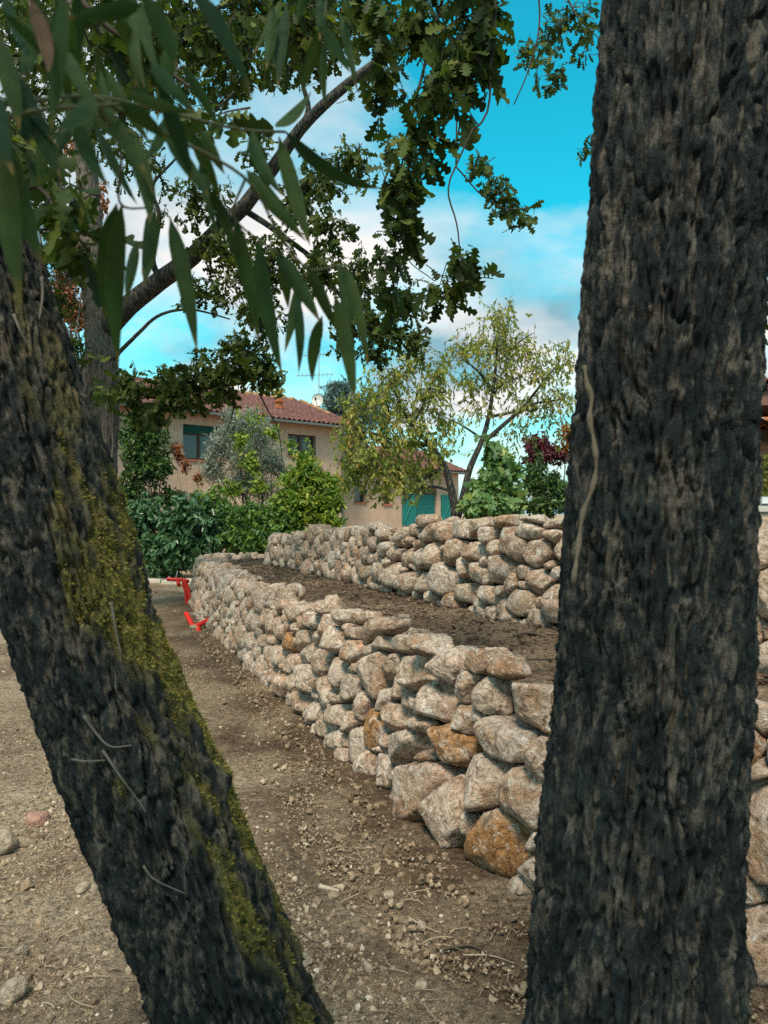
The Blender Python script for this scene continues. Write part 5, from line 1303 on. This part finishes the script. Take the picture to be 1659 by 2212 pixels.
# gable triangles
for kk in (K1 - .3, -5.5):
    a, b, c = fac.p(kk, EZ, 0), fac.p(kk, EZ, 6.3), fac.p(kk, EZ + 1.2, 3.1); g_.add([a, b, c, a + E * .3, b + E * .3, c + E * .3], [(0,1,2),(5,4,3),(0,3,4,1),(1,4,5,2),(2,5,3,0)])
g_.build('wall', M_STUCCO, house)
window(fac, house, *wn1[:2], wn1[2], wn1[3] - .28); 
sh = G(); fac.box(sh, wn1[0], wn1[1], wn1[3] - .28, wn1[3], .11, .25); shutter = sh.build('roller_shutter', M_GREEN, house)
for i in range(5):
    q = G(); z_ = wn1[3] - .28 + .028 + i * .056; q.tube([fac.p(wn1[0] + .01, z_, .10), fac.p(wn1[1] - .01, z_, .10)], .024, 6); q.build('slat', M_GREEN, shutter, True)
window(fac, house, *wn2, bars=True)
roof = thing('roof', fac.p(1, EZ, 3), None, None)
rl = Vector(roof.location); roof.parent = house; roof.location = rl - house.location
RZ = 6.20
g_ = G(); ev = [fac.p(-5.9, EZ, -.45), fac.p(K1 + .32, EZ, -.45), fac.p(K1 + .32, RZ, 3.0), fac.p(-5.9, RZ, 3.0)]; ev2 = [fac.p(K1 + .32, EZ, 6.5), fac.p(-5.9, EZ, 6.5)]
V = [*ev, *ev2]; V += [v - UZ * .09 for v in V]; g_.add(V, [(0,1,2,3),(3,2,4,5),(6,9,8,7),(9,11,10,8),(0,6,7,1),(1,7,8,2),(2,8,10,4),(0,3,9,6),(3,5,11,9),(4,10,11,5)])
g_.build('deck', M_TILE, roof)
TILE = tile_mesh(M_TILE)
roof_slope(roof, fac, -5.9, K1 + .34, EZ + .0, .5, 3.0, RZ, TILE, 1.0, 298)
M_LICHEN = plain('lichen_tile', (0.30, 0.17, 0.085), .9, .5, 3, .01, 30)
for i in range(30):
    kk = -5.9 + i * .42; q = G()
    q.tube([fac.p(kk, RZ + .03, 3.0), fac.p(kk + .44, RZ + .055, 3.0)], [.11, .125], 10); q.build('ridge_tile', M_LICHEN if i > 22 else M_TILE, roof, True)
for i in range(9):
    u0 = i / 9; q = G(); a = fac.p(K1 + .33, EZ, -.5) * (1 - u0) + fac.p(K1 + .33, RZ, 3.0) * u0; u1 = (i + 1.06) / 9; b = fac.p(K1 + .33, EZ, -.5) * (1 - u1) + fac.p(K1 + .33, RZ, 3.0) * u1
    q.tube([a + UZ * .06, b + UZ * .05], [.10, .09], 9); q.build('verge_tile', M_LICHEN if i > 3 else M_TILE, roof, True)
q = G(); vp = fac.p(4.55, 5.62, 1.0); q.box(vp, E * .2, NB * .2, UZ * .24); q.box(vp + UZ * .15, E * .28, NB * .28, UZ * .05); q.box(vp + UZ * .22, E * .16, NB * .16, UZ * .08); q.build('roof_vent', M_TILE2, roof)
def gutter(fac, parent, k0, k1, z, over, r=.065):
    V = []; F = []; n = 8
    for kk in (k0, k1):
        for i in range(n + 1):
            a = math.pi * i / n; V.append(fac.p(kk, z - r * math.sin(a), -over - .07 - r * math.cos(a)))
    for i in range(n): F.append((i, i + 1, n + 2 + i, n + 1 + i))
    V2 = [v + UZ * .006 for v in V]; V += V2; b = 2 * (n + 1)
    for i in range(n): F.append((b + i, b + n + 1 + i, b + n + 2 + i, b + i + 1))
    return link('gutter', mesh_py('gutter', V, F, True), parent, M_ZINC)
gutter(fac, house, -5.9, K1 + .36, EZ - .01, .45, .075)
q = G(); q.tube([fac.p(K1 + .06, EZ - .1, -.48), fac.p(K1 + .06, EZ - .5, -.07), fac.p(K1 + .06, 0, -.07)], .045, 8); q.build('downpipe', M_ZINC, house, True)
# low wing
wing = thing('house_wing', O0 + E * 10 + NB * 1, 'low stucco wing with teal shutters behind the drooping cherry tree', 'house')
fw = Facade(1.0); WZ = 3.45
def kx(vx, f=fw):   # position along the facade that is seen at picture x
    r_ = (vx - 829.5) / FPX; return (r_ * f.o[1] - f.o[0]) / (E[0] - r_ * E[1])
def zx(vx, vy, f=fw): k = kx(vx, f); return CAM_Z + (1106 - vy) / FPX * (f.o + E * k)[1]
ops = [(kx(766), kx(790), zx(778, 1085), zx(778, 1047)), (kx(829), kx(845), zx(837, 1089), zx(837, 1049)), (kx(898), kx(944), zx(920, 1135), zx(920, 1048))]
ops = [tuple(round(float(a), 3) for a in o) for o in ops]
g_ = G(); fw.wall(g_, K1 + .02, 14.9, -.1, WZ, ops); g_.box(fw.p(14.75, WZ / 2, 2.9), E * .3, NB * 5, UZ * WZ); g_.box(fw.p(10.8, WZ / 2, 5.3), E * 7.7, NB * .3, UZ * WZ); g_.build('wall', M_STUCCO, wing)
for o_ in ops[:2]: window(fw, wing, *o_, two=False)
dr_ = G(); o_ = ops[2]; fw.box(dr_, o_[0], o_[1], o_[2], o_[3], .14, .20); dd = dr_.build('louvred_door', M_TEAL, wing)
for i in range(22):
    q = G(); z_ = o_[2] + .05 + i * (o_[3] - o_[2] - .5) / 22; fw.box(q, o_[0] + .05, o_[1] - .05, z_, z_ + .05, .10, .135); q.build('slat', M_TEAL, dd)
q = G(); fw.box(q, o_[0], o_[1], o_[3] - .42, o_[3], .10, .135); q.build('top_panel', M_BROWNF, dd)
for a, b in ((kx(868), kx(896)), (kx(952), kx(976))):
    q = G(); fw.box(q, a, b, o_[2], o_[3] - .42, -.05, -.01); s_ = q.build('shutter', M_TEAL, wing); n = 5
    for i in range(n):
        q = G(); w_ = (b - a) / n; fw.box(q, a + i * w_ + .012, a + (i + 1) * w_ - .012, o_[2] + .01, o_[3] - .43, -.075, -.052); q.build('plank', M_TEAL, s_)
    q = G(); p0, p1 = fw.p(a + .06, o_[2] + .15, -.085), fw.p(b - .06, o_[3] - .55, -.085); q.tube([p0, p1], .03, 4); q.build('brace', M_TEAL, s_)
roofw = bpy.data.objects.new('roof', None); COL.objects.link(roofw); roofw.parent = wing; roofw.location = Vector((0, 0, WZ))
g_ = G(); V = [fw.p(K1 + .03, WZ, -.4), fw.p(15.2, WZ, -.4), fw.p(15.2, WZ + 1.15, 2.6), fw.p(K1 + .03, WZ + 1.15, 2.6), fw.p(15.2, WZ, 5.6), fw.p(K1 + .03, WZ, 5.6)]; V += [v - UZ * .09 for v in V]
g_.add(V, [(0,1,2,3),(3,2,4,5),(6,9,8,7),(9,11,10,8),(0,6,7,1),(1,7,8,2),(2,8,10,4),(0,3,9,6),(3,5,11,9),(4,10,11,5)]); g_.build('deck', M_TILE, roofw)
roof_slope(roofw, fw, K1 + .04, 15.2, WZ, .45, 2.6, WZ + 1.15, TILE, 99, 0)
gutter(fw, wing, K1 + .05, 15.2, WZ - .01, .4)
# orange roofed house at the right edge
h2 = thing('house', (8.5, 15, 1.3), 'beige house with brown fascia and orange tiles at the right picture edge', 'house')
EX = np.array([1.0, 0, 0]); EY = np.array([0, 1.0, 0])
def pz(vx, vy, d): return P(vx, vy, d)
q = G(); a = pz(1618, 940, 14); zt = a[2]; q.box((a[0] + 3.0, 17.0, (zt + 1.2) / 2), EX * 6, EY * 6, UZ * (zt - 1.2)); q.build('wall', M_STUCCO2, h2)
r2 = bpy.data.objects.new('roof', None); COL.objects.link(r2); r2.parent = h2; r2.location = (0, 0, 2)
q = G(); e0 = np.array([a[0] - .3, 13.6, zt + .05]); q.add([e0, e0 + EX * 6.6, e0 + EX * 6.6 + np.array([0, 3, 1.0]), e0 + np.array([0, 3, 1.0]), e0 - UZ * .1, e0 + EX * 6.6 - UZ * .1, e0 + EX * 6.6 + np.array([0, 3, .9]), e0 + np.array([0, 3, .9])], [(0,1,2,3),(4,7,6,5),(0,4,5,1),(1,5,6,2),(2,6,7,3),(3,7,4,0)]); q.build('deck', M_TILE2, r2)
sl = unit(np.array([0, 3, 1.0])); nm = unit(np.array([0, -1.0, 3])); T2 = tile_mesh(M_TILE2)
for i in range(10):
    for j in range(9):
        o = bpy.data.objects.new('tile', T2); COL.objects.link(o); o.parent = r2; pp = Vector(e0 + EX * (.12 + i * .225) + sl * (j * .34 - .04) + nm * .045) - root_loc(r2)
        o.matrix_local = Matrix(((1, sl[0], nm[0], pp[0]), (0, sl[1], nm[1], pp[1]), (0, sl[2], nm[2], pp[2]), (0,0,0,1)))
q = G(); q.box(e0 + EX * 3.3 + np.array([0, -.05, -.12]), EX * 6.6, EY * .06, UZ * .2); q.build('fascia', M_BROWNF, r2)
q = G(); p0 = pz(1612, 893, 14.2); p1 = pz(1720, 945, 14.2); q.tube([p0, p1], .07, 4); q.build('verge_board', M_ZINC, r2)
# porch canopy beam above it, closer
pc = thing('porch_roof', (7.5, 11, 1.35), 'brown-beamed tiled porch roof end above the orange roof at the right edge', 'roof')
M_FASC = plain('brown_fascia', (0.17, 0.085, 0.065), .6, .15, 4)
c0 = pz(1612, 858, 11)
q = G(); q.box(c0 + EX * 2.5, EX * 5.0, EY * .08, UZ * pr(36, 11)); q.build('fascia', M_FASC, pc)
q = G(); dk = c0 + UZ * (pr(18, 11) + .01); q.box(dk + EX * 2.5 + EY * 1.5, EX * 5.0, EY * 3.2, UZ * .06); q.build('deck', M_TILE, pc)
T3 = tile_mesh(plain('weathered_tile', (0.27, 0.12, 0.08), .9, .4, 8, .012, 30), .2, .36)
for i in range(10):
    for j in range(3):
        o = bpy.data.objects.new('tile', T3); COL.objects.link(o); o.parent = pc; o.location = Vector(dk + EX * (.1 + i * .2) + np.array([0, -.06 + j * .3, .08 + j * .03])) - pc.location; o.rotation_euler = (.12 + rng.normal(0, .03), rng.normal(0, .05), rng.normal(0, .04))
for xx in (3.0, 4.8):
    q = G(); q.box((c0[0] + xx, 11.1, (c0[2] + 1.3) / 2), EX * .14, EY * .14, UZ * (c0[2] - 1.3)); q.build('post', M_FASC, pc)
# concrete kerb wall and floodlight at the right edge
M_CONC = plain('concrete', (0.42, 0.38, 0.32), .9, .15, 5, .008, 40)
kw = thing('garden_wall', (4.3, 7.6, 1.2), 'low pale concrete garden wall behind the upper stone wall at the right edge', 'wall')
c0 = pz(1600, 1101, 7.6)
q = G(); q.box(c0 + np.array([1.6, .1, -.22]), EX * 3.2, EY * .2, UZ * .40); q.build('base', M_CONC, kw)
q = G(); q.box(c0 + np.array([1.6, .1, .01]), EX * 3.3, EY * .28, UZ * .06); q.build('coping', plain('coping', (0.5, 0.46, 0.40), .9, .12, 5, .006, 40), kw)
fl = thing('floodlight', pz(1650, 1095, 7.6), 'small grey floodlight standing on the concrete garden wall at the right edge', 'floodlight')
fc = pz(1652, 1081, 7.7)
q = G(); q.box(fc, EX * .12, EY * .05, UZ * .09); q.build('housing', plain('lamp_grey', (.16, .17, .18), .5, .1), fl)
q = G(); q.box(fc + np.array([0, -.031, 0]), EX * .095, EY * .01, UZ * .065); q.build('lens', plain('lamp_glass', (.55, .55, .55), .15, .05, spec=.6), fl)
q = G(); q.tube([fc + np.array([-.07, 0, .01]), fc + np.array([-.07, 0, -.055]), fc + np.array([.07, 0, -.055]), fc + np.array([.07, 0, .01])], .008, 5); q.build('bracket', M_ZINC, fl)
q = G(); q.tube([fc + np.array([0, 0, -.055]), fc + np.array([0, 0, -.105])], .02, 8); q.build('foot', M_ZINC, fl)

# ------------------------------------------------------------------ satellite dish and aerial on the roof
DS = 31.5
dish = thing('satellite_dish', P(688, 882, DS), 'round weathered satellite dish below the aerial mast on the ridge of the house', 'satellite dish')
c = P(686, 865, DS); rd = pr(14, DS); ax = unit(np.array([-.1, -1, .18])); u_ = unit(np.cross(ax, UZ)); v_ = np.cross(u_, ax)
V = [c]; F = []
for i in range(1, 5):
    for k in range(24):
        a = 2 * math.pi * k / 24; r_ = rd * i / 4; V.append(c + u_ * math.cos(a) * r_ * .92 + v_ * math.sin(a) * r_ + ax * (r_ / rd) ** 2 * .06)
for k in range(24): F.append((0, 1 + k, 1 + (k + 1) % 24))
for i in range(3):
    for k in range(24): F.append((1 + i*24 + k, 1 + (i+1)*24 + k, 1 + (i+1)*24 + (k+1) % 24, 1 + i*24 + (k+1) % 24))
b = len(V); V += [v - ax * .02 for v in V]; F += [tuple(i + b for i in f[::-1]) for f in F]
for k in range(24): F.append((73 + k, 73 + (k + 1) % 24, b + 73 + (k + 1) % 24, b + 73 + k))
link('reflector', mesh_py('reflector', V, F, True), dish, plain('dish_paint', (.52, .50, .46), .6, .3, 3))
q = G(); q.tube([c - v_ * rd, c + ax * .35 - v_ * rd * .5, c + ax * .42 - v_ * .1], .015, 5); q.build('feed_arm', M_ZINC, dish)
q = G(); q.tube([c + ax * .40 - v_ * .12, c + ax * .48 - v_ * .04], .04, 8); q.build('receiver', M_IRON, dish)
q = G(); q.tube([c - ax * .03, c - ax * .12, c - ax * .14 - UZ * .4, c - ax * .14 - UZ * .9], .025, 6); q.build('bracket', M_ZINC, dish)
ant = thing('television_aerial', P(689, 882, DS + .2), 'thin television aerial mast with crossbars rising above the satellite dish', 'aerial')
q = G(); q.tube([P(689, 890, DS + .2), P(689, 740, DS + .2)], .022, 6); q.build('mast', M_ZINC, ant)
for yy, x0, x1 in ((812, 640, 720), (768, 655, 716)):
    q = G(); q.tube([P(x0, yy, DS + .1), P(x1, yy - 3, DS + .4)], .014, 5); bo = q.build('boom', M_ZINC, ant)
    for i in range(9):
        xx = x0 + 4 + (x1 - x0 - 8) * i / 8; q = G(); c_ = P(xx, yy - 1.5, DS + .25); q.tube([c_ + np.array([.05, -.22, .06]), c_ + np.array([-.05, .22, -.06])], .008, 4); q.build('element', M_ZINC, bo)

# ------------------------------------------------------------------ red cable conduits and slabs at the far end of the path
m_, nt, bs = new_mat('red_conduit'); bs.inputs['Base Color'].default_value = (0.55, 0.022, 0.012, 1); bs.inputs['Roughness'].default_value = 0.45; M_RED = m_
M_WIRE = plain('pale_wire', (.45, .42, .36), .6, .1); M_TAPE = plain('tape', (.36, .29, .20), .8, .3, 40, .01)
def conduit(pts, r, root, name='tube', n=70):
    ps, s_ = spline(pts, n); q = G(); rr = [r * (1.07 if i % 2 else .93) for i in range(n)]; q.tube(ps, rr, 10); return q.build(name, M_RED, root, False)
def gp(vx, vy, d): return P(vx, vy, d)
ca_ = thing('cable_conduit', (*P(405, 1306, 12.6)[:2], 0), 'red corrugated conduit bent double, both ends planted upright in the soil', 'conduit')
b0 = P(405, 1300, 12.7); b1 = P(413, 1306, 12.6); b0[2] = b1[2] = -.02
conduit([b0, P(402, 1280, 12.7), P(397, 1262, 12.7), P(399, 1256, 12.68), P(404, 1268, 12.65), P(410, 1285, 12.6), b1], .034, ca_)
cb_ = thing('cable_conduit', (*P(385, 1252, 14.4)[:2], 0), 'red conduit lying flat near the paving slab with a stub and white wires', 'conduit')
zc = .18
conduit([P(362, 1251, 14.5), P(378, 1252, 14.4), P(392, 1252, 14.3), P(406, 1256, 14.2)], .036, cb_)
conduit([P(382, 1252, 14.4), P(385, 1258, 14.3), P(387, 1264, 14.2)], .034, cb_, 'stub', 16)
q = G(); q.tube(spline([P(360, 1251, 14.5), P(366, 1246, 14.5), P(372, 1256, 14.4), P(366, 1266, 14.3), P(360, 1268, 14.3)], 20)[0], .008, 4); q.build('wire', M_WIRE, cb_, True)
q = G(); q.tube(spline([P(380, 1250, 14.4), P(382, 1240, 14.4), P(384, 1234, 14.4)], 8)[0], .010, 4); q.build('wire', M_WIRE, cb_, True)
cc_ = thing('cable_conduit', (*P(420, 1362, 10.0)[:2], 0), 'red conduits taped together in a Y sticking out from the front wall foot', 'conduit')
conduit([P(402, 1325, 10.6), P(410, 1340, 10.3), P(420, 1360, 10.05), P(423, 1368, 9.9)], .032, cc_)
conduit([P(426, 1352, 10.0), P(445, 1342, 10.1), P(468, 1331, 10.2)], .030, cc_)
conduit([P(424, 1350, 10.05), P(428, 1360, 9.95), P(430, 1371, 9.8)], .034, cc_, n=30)
pl = [(unit(rng.normal(size=3)), .042 * rng.uniform(.7, 1.2)) for _ in range(10)]; loc, F = rock(pl, 2, 6, .5, 4.0)
link('tape', mesh_tris('tape', loc * np.array([1.2, 1, .9]) + P(421, 1355, 10.0), F, False), cc_, M_TAPE)
q = G(); q.tube(spline([P(404, 1325, 10.6), P(418, 1325, 10.4), P(434, 1335, 10.2), P(444, 1342, 10.1)], 16)[0], .005, 4); q.build('wire', M_WIRE, cc_, True)
M_SLAB = plain('paving', (.46, .40, .32), .9, .12, 4, .006, 30)
def slab(v0, v1, d, label, z=0.0, th=.08, dep=.6):
    a, b = P(v0, 1250, d), P(v1, 1250, d); q = G(); c_ = np.array([(a[0] + b[0]) / 2, d, z + th / 2]); w_ = b[0] - a[0]; V = []
    for zz_, ins in ((-th / 2, 0), (th / 2 - .012, 0), (th / 2, .012)):
        for sx, sy in ((-1,-1),(1,-1),(1,1),(-1,1)): V.append(c_ + np.array([sx * (w_ / 2 - ins), sy * (dep / 2 - ins), zz_]))
    F = [(3,2,1,0),(8,9,10,11)] + [(r*4+k, r*4+(k+1)%4, (r+1)*4+(k+1)%4, (r+1)*4+k) for r in (0,1) for k in range(4)]
    o = link('paving_slab', mesh_py('paving_slab', [v - c_ for v in V], F), None, M_SLAB); o.location = c_; o.rotation_euler.z = rng.uniform(-.03, .03)
    tag(o, label, 'slab', 'slabs at the end of the path')
slab(290, 355, 16.9, 'beige paving slab in front of the laurel, nearer the leaning trunk')
slab(357, 428, 16.7, 'beige paving slab in front of the laurel, touching the front wall end')
bpy.context.view_layer.update()
print('objects', len(bpy.data.objects), 'tris', sum(len(o.data.polygons) for o in bpy.data.objects if o.type == 'MESH'))
